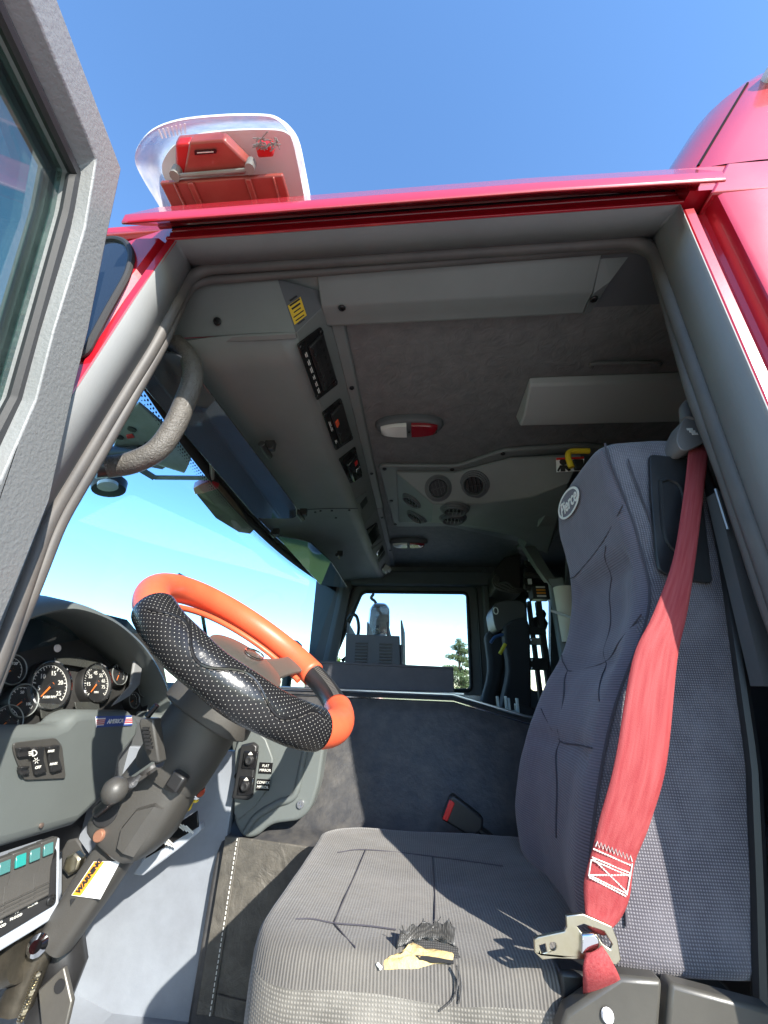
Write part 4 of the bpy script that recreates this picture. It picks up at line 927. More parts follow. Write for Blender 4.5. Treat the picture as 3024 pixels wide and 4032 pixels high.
MB().lathe([(.012, 0), (.012, .010), (.0001, .012)], PY(775, 3120, .84), (.6, -.5, .4), 14).build('ignition_barrel', M_chrome, cl_, bevel=.001)
# yellow key tag
ky = thing('yellow_key_tag', 'bright yellow plastic key tag hanging beside the steering column', 'key tag', PY(735, 3170, .86))
kp = [PY(a, b, .86) for a, b in ((728, 3125), (752, 3130), (776, 3150), (770, 3165), (752, 3160), (742, 3195), (722, 3198), (716, 3185), (728, 3155))]
MB().plate(kp, (0, .012, 0)).build('tag', M_keyyel, ky, bevel=.003)
MB().tube([PY(765, 3150, .865), PY(785, 3105, .88)], .003, 6).build('key_shaft', M_chrome, ky)
# warning label on the lower tube
wl = [(475, 3390), (395, 3540), (282, 3525), (370, 3392)]
lo = cpt(.34, .0312, 0)
wq = [PP(a, b, lo, CS) for a, b in wl]
ww_ = MB().plate(wq, CS*.0006).build('warning_label', M_label, cl_)
M_lorange = mat('label_orange', (.8, .30, .03), .5)
oq = [PP(a, b, lo+CS*.0008, CS) for a, b in ((372, 3393), (412, 3393), (318, 3527), (284, 3524))]
MB().plate(oq, CS*.0004).build('orange_band', M_lorange, ww_)
uu = (oq[1]-oq[2]).normalized(); vv = CS.cross(uu)
cen = sum(oq, V())/4
text('WARNING', .0098, cen+CS*.0016+uu*.004, uu, vv, M_rubber, ww_, bold=.0004)
tr_ = cen-uu*.030+CS*.0016
MB().plate([tr_+vv*.004, tr_-vv*.003+uu*.0045, tr_-vv*.003-uu*.0045], CS*.0003).build('warning_triangle', M_rubber, ww_)
# slotted bracket plate and bolt next to the column
bp2 = [PY(a, b, .815) for a, b in ((262, 3310), (300, 3300), (365, 3395), (262, 3560), (238, 3560), (240, 3350))]
bk_ = MB().plate(bp2, (0, .006, 0)).build('mount_bracket', M_col, cl_, bevel=.003)
MB().lathe([(.016, 0), (.016, .010), (.012, .013), (.0001, .013)], PY(302, 3392, .812), (0, -1, 0), 6).build('hex_bolt', M_zinc, bk_, bevel=.001)
# linkage under the column
M_dirty = mat('oily_steel', (.13, .115, .09), .4, .7, bump=[('noise', 60, .4, .003)], var=(25, .9, (.05, .045, .035)))
lk = thing('pedal_linkage', 'dirty metal pedal linkage and stop plate under the steering column', 'pedal linkage', PY(150, 3950, .80))
MB().tube([PY(205, 3660, .80), PY(150, 3760, .80), PY(60, 3960, .80)], [.022, .02, .024], 12).build('universal_joint', M_dirty, lk)
MB().tube([PY(30, 3780, .78), PY(100, 3760, .78)], .03, 16).build('joint_yoke', M_dirty, lk)
MB().lathe([(.012, 0), (.014, .01), (.008, .016), (.0001, .016)], PY(160, 3715, .775), (.3, -1, .2), 12).build('grease_bolt', M_chrome, lk)
spg = [PY(150-70*t+9*math.cos(t*110), 3830+190*t+6*math.sin(t*110), .775-.006*math.sin(t*110)) for t in [k/120 for k in range(121)]]
MB().tube(spg, .0022, 5).build('return_spring', M_zinc, lk)
pl_ = [PY(a, b, .79) for a, b in ((148, 3900), (250, 3808), (282, 3945), (255, 4060), (165, 4070))]
sp2 = MB().plate(pl_, (0, .008, 0)).build('stop_plate', mat('dull_steel', (.22, .21, .19), .45, .7, var=(14, .6, (.15, .14, .12))), lk, bevel=.002)
MB().lathe([(.008, 0), (.008, .0015), (.0001, .0015)], PY(236, 3882, .789), (0, -1, 0), 16).build('plate_hole', M_rubber, sp2)
MB().tube([PY(240, 3680, .84), PY(260, 3800, .84), PY(180, 3990, .84)], .03, 10).build('pedal_arm', M_black, lk)

# ---------------------------------------------------------------- dashboard
da = thing('dashboard', 'grey moulded dashboard with hooded gauge cluster behind the wheel', 'dashboard', (-.85, 1.3, 1.2))
XL = -.715
lip = [PX(a, b, XL) for a, b in ((-120, 2640), (-40, 2530), (40, 2475), (120, 2436), (223, 2406), (313, 2402), (422, 2438), (500, 2489), (573, 2562), (632, 2658), (662, 2742), (672, 2830))]
lip = smoothpath(lip, 4)
cl0 = V((XL, .93, 1.72))
def brow(q, x, k, dz=0): return V((x, cl0.y+(q.y-cl0.y)*k, cl0.z+(q.z-cl0.z)*k+dz))
MB().loft([[brow(q, -.86, .93, 0), brow(q, XL-.03, .985), brow(q, XL-.004, .995), brow(q, XL, 1.01), brow(q, XL-.004, 1.05), brow(q, XL-.02, 1.09), brow(q, XL-.07, 1.12, .004), brow(q, XL-.15, 1.13, -.012), brow(q, XL-.22, 1.1, -.03)] for q in lip], closed=False, caps=False).build('cluster_hood', M_dash, da, thick=.003, smooth=60)
XF = -.80; FN = V((.94, 0, .34)).normalized(); FO = V((XF, .9, 1.74))
def fp_(a, b, h=0): return PP(a, b, FO+FN*h, FN)
M_clus = mat('cluster_face', (.022, .022, .021), .5, bump=[('noise', 300, .3, .0006)], var=(20, .8, (.045, .043, .04)))
cf = [fp_(a, b, -.012) for a, b in ((-160, 2950), (-160, 2500), (40, 2420), (260, 2380), (500, 2440), (640, 2600), (700, 2900), (560, 2960))]
MB().plate(cf, -FN*.01).build('cluster_face', M_clus, da)
M_dial = mat('dial_black', (.012, .012, .012), .45)
M_needle = mat('needle_orange', (.85, .20, .03), .5)
Fu = V((0, 1, 0)); Fv = FN.cross(Fu)
if Fv.z < 0: Fv = -Fv
def gauge(px_, py_, r, a0, a1, nd, nums, need, ticks=20, sub_=''):
    c_ = fp_(px_, py_); g_ = MB().lathe([(r*1.22, -.014), (r*1.22, .002), (r*1.14, .007), (r*1.05, .006), (r, .001), (.0001, .001)], c_, FN, 36).build('gauge', M_dial, da, smooth=35)
    MB().lathe([(r*1.16, .0062), (r*1.13, .0085), (r*1.08, .0072)], c_, FN, 36, caps=False).build('bezel_ring', M_chrome if r > .03 else M_trim, g_, smooth=80)
    tm = MB()
    def pol(a, q, h=.0015): a = math.radians(a); return c_+(Fu*math.cos(a)+Fv*math.sin(a))*r*q+FN*h
    for k in range(ticks+1):
        a = a0+(a1-a0)*k/ticks; big = k % 5 == 0
        t_ = (Fu*-math.sin(math.radians(a))+Fv*math.cos(math.radians(a)))*r*(.022 if big else .014)
        tm.plate([pol(a, .93)-t_, pol(a, .93)+t_, pol(a, .78 if big else .85)+t_, pol(a, .78 if big else .85)-t_], FN*.0004)
    arcp = [pol(a0+(a1-a0)*k/24, .95) for k in range(25)]; tm.tube(arcp, r*.014, 4)
    tm.build('tick_marks', M_white, g_, kind='stuff', smooth=0)
    for s_, a in nums: text(s_, r*.30, pol(a, .60), Fu, Fv, M_white, g_, name='numeral')
    if sub_: text(sub_, r*.17, c_-Fv*r*.5+FN*.0015, Fu, Fv, M_white, g_, name='unit_mark')
    a = math.radians(need); d = Fu*math.cos(a)+Fv*math.sin(a); q = V(FN).cross(d)
    MB().plate([c_-d*r*.15+q*r*.05+FN*.004, c_+d*r*.72+q*r*.02+FN*.004, c_+d*r*.72-q*r*.02+FN*.004, c_-d*r*.15-q*r*.05+FN*.004], FN*.001).build('needle', M_needle, g_)
    MB().lathe([(r*.13, 0), (r*.11, .006), (.0001, .006)], c_, FN, 14).build('needle_hub', M_black, g_)
    nn_ = 28; MB().add([c_+(Fu*math.cos(2*math.pi*k/nn_)+Fv*math.sin(2*math.pi*k/nn_))*r*1.07+FN*.0068 for k in range(nn_)], [tuple(range(nn_))]).build('gauge_glass', M_gclear, g_, smooth=0)
gauge(195, 2702, .046, 225, -45, 0, (('5', 190), ('10', 135), ('15', 75), ('20', 15), ('25', -35)), 222, 25, 'X100 RPM')
gauge(377, 2692, .042, 225, -45, 0, (('15', 185), ('25', 140), ('45', 95), ('55', 50), ('65', 15), ('75', -20)), 225, 30, 'MPH')
gauge(462, 2658, .025, 210, -30, 0, (), 240, 10)
gauge(82, 2762, .028, 215, -35, 0, (('50', 90), ('100', -20)), 215, 15)
gauge(38, 2640, .026, 215, -35, 0, (('120', 60),), 215, 15)
gauge(20, 2845, .026, 215, -35, 0, (('100', 40),), 215, 15)
gauge(556, 2715, .019, 215, -35, 0, (), 150, 10)
gauge(520, 2760, .019, 215, -35, 0, (), 200, 10)
gauge(590, 2800, .019, 215, -35, 0, (), 180, 10)
for l, nm in ((((210, 2590), (300, 2588), (400, 2610), (400, 2640), (215, 2612)), 'display_strip'), (((150, 2770), (245, 2775), (240, 2845), (160, 2830)), 'message_display'), (((290, 2765), (385, 2765), (390, 2800), (300, 2810)), 'warning_display')):
    MB().plate([fp_(a, b, .002) for a, b in l], FN*.003).build(nm, mat(nm, (.05, .052, .045), .25, var=(30, .6, (.03, .03, .03))), da, bevel=.001)
MB().lathe([(.009, 0), (.008, .003), (.0001, .004)], fp_(225, 2553, .0), FN, 16).build('indicator_lamp', mat('lamp_white', (.8, .7, .65), .3), da)
# reflection of the stalk in the clear cover, built as a solid strip
MB().plate([fp_(a, b, .05) for a, b in ((530, 2540), (560, 2545), (552, 2620), (540, 2700), (500, 2745), (430, 2785), (450, 2760), (505, 2700))], FN*.008).build('stalk_reflection', M_jamb, da, bevel=.003)
# lower driver panel
XP = -.700
def lowp_(a, b, x=XP): return PX(a, b, x)
lp = [lowp_(a, b) for a, b in ((-260, 2880), (0, 2858), (235, 2856), (268, 2842), (300, 2806), (340, 2796), (518, 2797), (558, 2835), (548, 2900), (482, 2985), (470, 3060), (420, 3130), (350, 3205), (300, 3252), (0, 3345), (-260, 3400))]
lpn = MB().plate(lp, (-.07, 0, 0)).build('driver_panel', M_dash, da, bevel=.022, seg=4, smooth=50)
MB().plate([lowp_(a, b, XP-.03) for a, b in ((470, 2800), (600, 2830), (640, 2960), (560, 3100), (420, 3200), (380, 3150))], (-.05, 0, 0)).build('column_surround', M_dark, da, bevel=.015)
# america sticker
sq = [lowp_(a, b, XP+.0015) for a, b in ((375, 2822), (518, 2818), (520, 2854), (378, 2864))]
M_blue = mat('sticker_blue', (.05, .09, .32), .5); M_sred = mat('sticker_red', (.55, .05, .07), .5)
stk = MB().plate(sq, (.0006, 0, 0)).build('flag_sticker', M_label, da)
su_ = (sq[1]-sq[0]).normalized(); svv = (sq[0]-sq[3]).normalized(); cs_ = sum(sq, V())/4; wS, hS = (sq[1]-sq[0]).length, (sq[0]-sq[3]).length
Rk = rot3(su_, svv)
for e in (-.44, .44): MB().box(cs_+svv*hS*e+V((.001, 0, 0)), (wS*.98, hS*.14, .0008), Rk).build('blue_band', M_blue, stk)
for k in (-.2, -.02, .16):
    for e in (-.36, .38): MB().box(cs_+svv*hS*k+su_*wS*e+V((.001, 0, 0)), (wS*.24, hS*.09, .0008), Rk).build('red_stripe', M_sred, stk)
MB().box(cs_+V((.0014, 0, 0)), (wS*.56, hS*.62, .0008), Rk).build('name_field', M_blue, stk)
text('AMERICA', hS*.52, cs_+V((.0024, 0, 0))-svv*hS*.02, su_, svv, M_label, stk, bold=.0003)
# headlamp switch cluster
rc = [lowp_(a, b, XP+.002) for a, b in ((45, 2925), (215, 2905), (240, 2935), (255, 3065), (90, 3072), (48, 2960))]
hs = MB().plate(roundpoly(rc, .008, 3), (.003, 0, 0)).build('headlamp_switch_panel', M_col, da, bevel=.002)
def dash_rocker(c4, nm, mt, tilt=.006):
    c4 = [lowp_(a, b, XP+.005) for a, b in c4]
    M = MB(); t0, t1 = V((.012, 0, 0)), V((.005, 0, 0))
    m0, m1 = c4[0].lerp(c4[3], .5), c4[1].lerp(c4[2], .5)
    M.loft([[c4[0], c4[0]+t0, m0+t1, c4[3]+t1*1.6, c4[3]], [c4[1], c4[1]+t0, m1+t1, c4[2]+t1*1.6, c4[2]]])
    return M.build(nm, mt, hs, bevel=.002)
dash_rocker(((55, 2945), (100, 2940), (108, 2975), (62, 2982)), 'dimmer_knob', M_black)
dash_rocker(((62, 3020), (98, 3015), (106, 3045), (70, 3052)), 'blank_plug', M_black)
hr = dash_rocker(((110, 2945), (155, 2938), (172, 3040), (128, 3052)), 'headlamp_rocker', M_black)
pr_ = dash_rocker(((172, 2940), (215, 2932), (235, 3030), (192, 3042)), 'panel_rocker', M_black)
q = lowp_(136, 2965, XP+.0175)
dl = MB(); dl.tube([q+su_*(-.004+.0085*math.cos(k*math.pi/8-math.pi/2)*1.0)+svv*.0055*math.sin(k*math.pi/8-math.pi/2) for k in range(9)]+[q+su_*-.004+svv*.0055, q+su_*-.004-svv*.0055], .0009, 5)
for k in (-1, 0, 1): dl.tube([q+su_*-.006+svv*.003*k, q+su_*-.011+svv*.003*k], .0008, 5)
dl.build('headlamp_symbol', M_white, hr)
for dy, s_ in ((-.018, 'OFF'),): text(s_, .007, lowp_(150, 3022, XP+.0145), su_, svv, M_white, hr)
pk = MB(); q = lowp_(143, 2995, XP+.0145)
for k in range(6): a = k*math.pi/3; pk.tube([q+su_*.002*math.cos(a)+svv*.002*math.sin(a), q+su_*.006*math.cos(a)+svv*.006*math.sin(a)], .0006, 4)
pk.build('parking_symbol', M_white, hr)
text('PARK', .006, lowp_(202, 2958, XP+.0165), su_, svv, M_white, pr_); text('PANEL', .006, lowp_(212, 3008, XP+.0135), su_, svv, M_white, pr_)
MB().lathe([(.004, 0), (.004, .003), (.0001, .004)], lowp_(160, 3250, XP+.001), (1, 0, 0), 10).build('panel_screw', mat('brass_screw', (.4, .3, .25), .4, .8), da)
# dash top across the cab and passenger side
MB().loft([[(-.99, yy, 1.60), (-.95, yy, 1.655), (-.78, yy, 1.675), (-.66, yy, 1.66), (-.62, yy, 1.62), (-.62, yy, 1.4), (-.95, yy, 1.3)] for yy in (1.16, 1.9, 2.74)]).build('passenger_dash', M_dash, da, bevel=.01)
MB().loft([[(-.98, yy, 1.60), (-.93, yy, 1.66), (-.80, yy, 1.67), (-.80, yy, 1.4), (-.98, yy, 1.4)] for yy in (.52, 1.16)]).build('driver_dash_top', M_dash, da, bevel=.008)
MB().plate([(-.80, .60, 1.40), (-.80, 1.16, 1.40), (-.80, 1.16, 1.66), (-.80, .60, 1.66)], (.004, 0, 0)).build('cluster_back', M_rubber, da)

M_tealp = mat('teal_pale', (.05, .15, .145), .2)
wpa = MB(); wpa.tube([PX(702, 2266, -.93), PX(765, 2298, -.93), PX(828, 2334, -.93)], .012, 4); wpa.tube([PX(765, 2300, -.93), PX(790, 2380, -.94), PX(820, 2560, -.97)], .008, 6)
wpa.build('wiper', M_black, truck, bevel=.002)
# ---------------------------------------------------------------- scene-light switch box below the dash
sb = thing('switch_box', 'pale grey switch box with teal-lensed rockers below the dashboard', 'switch box', PX(120, 3550, -.62))
XB = -.60; bn = V((.93, -.30, .20)).normalized(); bo = PX(150, 3500, XB)
def bx_(a, b, h=0): return PP(a, b, bo+bn*h, bn)
MB().plate([bx_(a, b) for a, b in ((-200, 3445), (0, 3374), (238, 3295), (235, 3603), (0, 3747), (-200, 3860))], -bn*.05).build('box_face', M_panelgrey, sb, bevel=.003)
bpn = MB().plate(roundpoly([bx_(a, b, .001) for a, b in ((-200, 3475), (10, 3405), (205, 3332), (220, 3345), (217, 3560), (0, 3690), (-200, 3800))], .006, 3), bn*.003).build('switch_plate', M_black, sb, bevel=.001)
for a, b in ((202, 3365), (200, 3545)): screw(bx_(a, b, .0045), bn, bpn, .9)
bu = (bx_(205, 3332)-bx_(10, 3405)).normalized(); bv = bn.cross(bu)
for k, (a, b) in enumerate(((157, 3425), (103, 3450), (45, 3475), (-20, 3505), (-90, 3535))):
    c_ = bx_(a, b, .004); Rb = rot3(bu, bv)
    r_ = MB(); r_.loft([[c_+bu*sx*.0125+bv*y_+bn*h for y_, h in ((.040, 0), (.038, .014), (.0, .006), (-.036, .011), (-.040, 0))] for sx in (-1, 1)])
    r_ = r_.build('scene_light_rocker', M_col, bpn, bevel=.0015)
    MB().box(c_+bv*.026+bn*.0125, (.014, .017, .004), Rb @ Matrix.Rotation(-.22, 3, 'X')).build('rocker_lens', M_teal if k == 2 else M_tealp, r_, bevel=.001)
    for j in range(3): MB().box(c_+bv*(-.020-.005*j)+bn*.0105, (.020, .0012, .003), Rb).build('grip_ridge', M_col, r_)
for s1_, s2_, a, b in (('REAR', 'SCENE', 131, 3552), ('PS', 'FLOOD', 65, 3600), ('DS', 'FLOOD', 0, 3640)):
    q = bx_(a, b, .0046); text(s1_, .0046, q+bv*.0026, bu, bv, M_white, bpn); text(s2_, .0046, q-bv*.003, bu, bv, M_white, bpn)

# ---------------------------------------------------------------- moulded panel with mirror switches ahead of the engine cover
mp_ = thing('mirror_switch_panel', 'grey moulded footwell panel carrying two mirror joystick switches', 'switch panel', PY(1050, 3200, 1.1))
YM = 1.075
po = [PY(a, b, YM) for a, b in ((960, 2800), (1300, 2820), (1275, 2950), (1255, 3090), (1222, 3190), (1180, 3232), (1065, 3246), (1008, 3298), (955, 3303), (918, 3228), (926, 3054))]
MB().plate(roundpoly(po, .02, 4), (0, .05, 0)).build('moulded_panel', M_dash, mp_, bevel=.014, seg=4, smooth=50)
M_rim = MB().tube(smoothpath([PY(a, b, YM) for a, b in ((1215, 2900), (1190, 3010), (1160, 3130), (1090, 3165), (1010, 3215), (965, 3280))], 5), .008, 10).build('moulded_rib', M_dash, mp_)
inn = [PY(a, b, YM-.003) for a, b in ((940, 2880), (1010, 2870), (1050, 2910), (1078, 2985), (1068, 3090), (1010, 3170), (940, 3230), (925, 3200), (928, 2960))]
MB().plate(inn, (0, -.006, 0)).build('switch_recess', M_dash, mp_, bevel=.004)
MB().lathe([(.009, 0), (.008, .004), (.004, .004), (.003, .002), (.0001, .002)], PY(1184, 3166, YM-.001), (0, -1, 0), 14).build('snap_rivet', M_chrome, mp_)
hsg = MB().plate([PY(a, b, YM-.010) for a, b in ((958, 2930), (1005, 2920), (1022, 2935), (1000, 3135), (985, 3145), (920, 3138), (928, 3110))], (0, -.016, 0)).build('switch_housing', M_black, mp_, bevel=.004)
for (a, b), lab, (la, lb_) in (((985, 2992), ('FLAT', 'MIRROR'), (1046, 3024)), ((968, 3094), ('CONVEX', 'MIRROR'), (1036, 3090))):
    c_ = PY(a, b, YM-.027); k_ = MB().box(c_, (.036, .006, .036)).build('joystick_bezel', M_gloss, hsg, bevel=.003)
    MB().lathe([(.011, 0), (.010, .006), (.007, .009), (.0001, .007)], c_+V((0, -.003, 0)), (0, -1, 0), 16).build('joystick_pad', M_black, k_, bevel=.001)
    MB().plate([c_+V((-.006, -.0033, .011)), c_+V((.006, -.0033, .011)), c_+V((0, -.0033, .017))], (0, -.0005, 0)).build('arrow_mark', M_white, k_)
    q = PY(la, lb_, YM-.010); t_ = MB().box(q, (.032, .002, .022)).build('name_tag', M_gloss, mp_)
    text(lab[0], .0075, q+V((0, -.0015, .0045)), (1, 0, 0), (0, 0, 1), M_white, t_); text(lab[1], .0075, q+V((0, -.0015, -.0045)), (1, 0, 0), (0, 0, 1), M_white, t_)
screw(PY(932, 3055, YM-.010), (0, -1, 0), mp_, .8)
# placard strip standing on the toe board beside the column
pc_ = thing('placard_rail', 'black instruction placard on a pale angled rail beside the steering column', 'placard', PY(650, 3400, .95))
pq = [PY(a, b, .95) for a, b in ((570, 3385), (600, 3330), (785, 3165), (790, 3255), (720, 3330), (585, 3390))]
pr2 = MB().plate([PY(a, b, .96) for a, b in ((520, 3445), (565, 3375), (785, 3240), (790, 3270), (700, 3345), (560, 3450))], (0, .02, 0)).build('rail', M_panelgrey, pc_, bevel=.003)
MB().plate([PY(a, b, .955) for a, b in ((575, 3380), (610, 3300), (780, 3190), (785, 3255))], (0, -.004, 0)).build('placard', M_gloss, pc_, bevel=.001)
for k in range(4):
    for j in range(2):
        a = PY(640+k*12+j*70, 3310-j*55+k*4, .9495); MB().box(a, (.022, .0006, .0035), Matrix.Rotation(.5, 3, 'Y')).build('print_line', M_white, pc_)
# domed lamp on the bonnet line and passenger side mirror outside
dm = thing('grey_beacon', 'small grey domed beacon standing outside below the windshield', 'beacon', PY(1142, 2600, 2.6))
c_ = PY(1142, 2572, 2.6)
MB().lathe([(.078, -.12), (.078, .02), (.07, .055), (.04, .078), (.0001, .085)], c_, (0, 0, 1), 28).build('dome', mat('beacon_grey', (.24, .25, .27), .4), dm, smooth=60)
MB().lathe([(.03, -1.3), (.03, -.12), (.06, -.115), (.0001, -.11)], c_, (0, 0, 1), 16).build('stalk', M_black, dm)
sm_ = thing('side_mirror', 'chrome-backed side mirror on a bent arm outside the far door window', 'mirror', PY(1490, 2440, 3.05))
mp2 = [PY(a, b, 3.05) for a, b in ((1448, 2480), (1458, 2395), (1475, 2372), (1520, 2374), (1536, 2395), (1537, 2470), (1530, 2500), (1460, 2505))]
MB().plate(roundpoly(mp2, .02, 3), (-.015, .05, 0)).build('mirror_shell', M_chrome, sm_, bevel=.01)
MB().plate([q+V((.0, -.004, 0)) for q in roundpoly([PY(a, b, 3.05) for a, b in ((1478, 2480), (1482, 2398), (1500, 2385), (1526, 2390), (1527, 2492), (1484, 2495))], .012, 3)], (0, .003, 0)).build('mirror_glass', mat('mirror', (.85, .88, .9), .02, 1), sm_)
MB().tube(smoothpath([PY(1470, 2340, 3.0), PY(1462, 2355, 3.04), PY(1480, 2374, 3.07), PY(1505, 2440, 3.10), PY(1455, 2530, 3.05), V((-.45, 2.84, 1.9))], 5), .012, 8).build('mirror_arm', M_black, sm_)
cb2 = thing('coiled_cord', 'black coiled microphone cord at the foot of the far windshield pillar', 'cord', PY(1390, 2470, 2.6))
MB().tube(smoothpath([PY(1370, 2440, 2.6), PY(1385, 2420, 2.58), PY(1405, 2430, 2.56), PY(1412, 2480, 2.55), PY(1395, 2560, 2.5), PY(1350, 2600, 2.4)], 6), .011, 8).build('cord', M_black, cb2)
# ---------------------------------------------------------------- driver seat
def plate_holes(outer, holes, off):
    pts = list(outer)+[q for h in holes for q in h]; tri = tessellate_polygon([list(outer)]+[list(h) for h in holes]); k = len(pts); off = V(off)
    fs = [tuple(t) for t in tri]+[tuple(i+k for i in t) for t in tri]; a = 0
    for loop in [outer]+list(holes):
        m = len(loop); fs += [(a+i, a+(i+1) % m, k+a+(i+1) % m, k+a+i) for i in range(m)]; a += m
    return MB().add(pts+[q+off for q in pts], fs)
ds = thing('driver_seat', 'dark ribbed-cloth driver seat with torn cushion edge', 'seat', (.1, .8, 1.14))
XFt = [(1.49, .185), (1.531, .181), (1.577, .192), (1.61, .202), (1.663, .221), (1.706, .238), (1.764, .267), (1.813, .301), (1.866, .330), (1.90, .340), (1.978, .340), (2.038, .337), (2.073, .332), (2.135, .324), (2.20, .325)]
XBt = [(1.45, .345), (1.56, .379), (1.68, .414), (1.80, .436), (1.94, .462), (2.073, .480), (2.20, .468)]
Y1t = [(1.49, .95), (1.55, .985), (1.6, .99), (1.67, .98), (1.8, .96), (1.9, .945), (1.99, .905), (2.10, .90), (2.14, .87), (2.20, .80)]
Y0 = .602
def xf(z): return sum(interp(XFt, z+d) for d in (-.03, -.015, 0, .015, .03))/5
def y1(z): return sum(interp(Y1t, z+d) for d in (-.02, 0, .02))/3
def front_x(y, z):
    a, b = Y0, y1(z); t = min(1, max(0, (y-a)/(b-a)))
    bol = .020*math.exp(-((t-.5)/.30)**4)*(1 if z < 1.93 else max(0, 1-(z-1.93)/.05))
    roll = .012*math.exp(-((z-1.955)/.02)**2)*(t > .1)+.008*math.exp(-((z-1.80)/.014)**2)+.008*math.exp(-((z-1.675)/.012)**2)
    return xf(z)+bol+roll*min(1, 6*t, 6*(1-t))
def br_ring(z, k=1.0, r=.032):
    a, b, xb_ = Y0, y1(z), interp(XBt, z); cy, cxx = (a+b)/2, (front_x((a+b)/2, z)+xb_)/2; pts = []
    for j in range(6): pts.append((xb_+(front_x(a, z)+r-xb_)*j/6, a-.004*math.sin(math.pi*j/6)))
    for j in range(7): t = math.pi/2*j/6; pts.append((front_x(a, z)+r-r*math.sin(t), a+r-r*math.cos(t)))
    for j in range(1, 20): y_ = a+r+(b-a-2*r)*j/20; pts.append((front_x(y_, z), y_))
    for j in range(7): t = math.pi/2*j/6; pts.append((front_x(b, z)+r-r*math.cos(t), b-r+r*math.sin(t)))
    for j in range(1, 7): pts.append((front_x(b, z)+r+(xb_-front_x(b, z)-r)*j/6, b))
    return [V((cxx+(x-cxx)*k, cy+(y-cy)*k, z)) for x, y in pts]
zz = [1.49+k*.0115 for k in range(58)]
rings = [br_ring(1.478, .93), br_ring(1.483, .975)]+[br_ring(z) for z in zz]
for dz, k in ((.006, .99), (.012, .965), (.017, .92), (.020, .82), (.021, .5)): 
    g_ = br_ring(zz[-1], k); rings.append([q+V((0, 0, dz)) for q in g_])
bm_ = MB().loft(rings)
for i, v in enumerate(bm_.v):
    n_ = noise.noise(v*14)*.0035+noise.noise(v*40)*.0009; v.x += n_; v.y += n_*.5
bko = bm_.build('backrest', [M_seat, M_seatf], ds, smooth=180)
off = origin_of(bko)
for p_ in bko.data.polygons:
    c_ = p_.center+off; p_.material_index = 0 if (c_.y < Y0+.012) else 1
def hit_front(a, b, lift=.0):
    d = ray(a, b).normalized(); t = .55
    for _ in range(900):
        q = CAM+d*t
        if q.y > Y0+.001 and q.x >= front_x(q.y, q.z)-lift and 1.4 < q.z < 2.25: return q
        t += .001
    return None
def seat_seam(pts, r=.0022, n=8, mt=M_seatf, nm='seam_welt'):
    P = [hit_front(a, b, .001) for a, b in pts]; P = [q for q in P if q]
    P = smoothpath(P, n); P = [V((front_x(q.y, q.z)-.0008, q.y, q.z)) for q in P]
    return MB().tube(P, r, 6).build(nm, mt, bko)
M_welt = mat('seam_thread', (.06, .056, .068), .9)
seat_seam(((2452, 1990), (2400, 2090), (2340, 2180), (2270, 2262), (2246, 2278)), .0012, mt=M_welt)
seat_seam(((2525, 2420), (2460, 2500), (2392, 2600), (2310, 2632), (2236, 2640), (2212, 2580)), .0012, mt=M_welt)
seat_seam(((2385, 2150), (2402, 2320), (2400, 2480), (2385, 2600), (2360, 2760)), .0010, mt=M_welt)
seat_seam(((2236, 2640), (2215, 2780), (2205, 2917), (2192, 3100), (2190, 3300)), .0012, mt=M_welt)
seat_seam(((2130, 2790), (2160, 2850), (2205, 2917), (2270, 2932), (2330, 2945)), .0011, mt=M_welt)
# near-side welt between front and side panels
wp_ = [V((xf(z)+.010, Y0+.008, z)) for z in [1.50+.02*k for k in range(34)]]
MB().tube(wp_, .002, 6).build('side_welt', M_welt, bko)
wp2 = [V((xf(z)+.040+.01*math.sin((z-1.5)*9), Y0-.0035, z)) for z in [1.52+.02*k for k in range(31)]]
MB().tube(wp2, .0014, 6).build('side_welt', M_welt, bko)
MB().tube([V((interp(XBt, z)-.004, Y0-.002, z)) for z in [1.46+.03*k for k in range(23)]], .008, 8).build('rear_edge_piping', M_black, bko)
MB().loft([[V((interp(XBt, z)+dx, y_, z)) for dx, y_ in ((-.002, Y0+.01), (.02, Y0+.02), (.02, y1(z)-.02), (-.002, y1(z)-.01))] for z in [1.45+.06*k for k in range(12)]]).build('back_shell', M_black, ds, bevel=.006)
# embroidered oval badge
LU, LV_ = V((0, -1, 0)), None
lc_ = hit_front(2245, 1982); 
lv_ = V((front_x(lc_.y, lc_.z+.05)-front_x(lc_.y, lc_.z-.05), 0, .1)).normalized()
ln_ = LU.cross(lv_).normalized(); ln_ = ln_ if ln_.x < 0 else -ln_
lo_ = lc_+ln_*.004
lh = hit_front(2278, 1916); lh2 = hit_front(2214, 2040); rx = abs(lh.y-lh2.y)/2; rx = min(.10, max(.06, rx)); ry = rx*.44
ov = lambda k_, n=40: [lo_+LU*rx*k_*math.cos(2*math.pi*j/n)+lv_*ry*(k_ if k_ > .9 else k_*.97)*math.sin(2*math.pi*j/n) for j in range(n)]
bd = plate_holes(ov(1), [ov(.88)], ln_*.0012).build('oval_badge', M_white, bko)
MB().plate(ov(.88), ln_*.0006).build('badge_field', M_seatf, bd)
text('Pierce', rx*.62, lo_+ln_*.0014-lv_*ry*.05, LU, lv_, M_white, bd, shear=.35, bold=.0006)
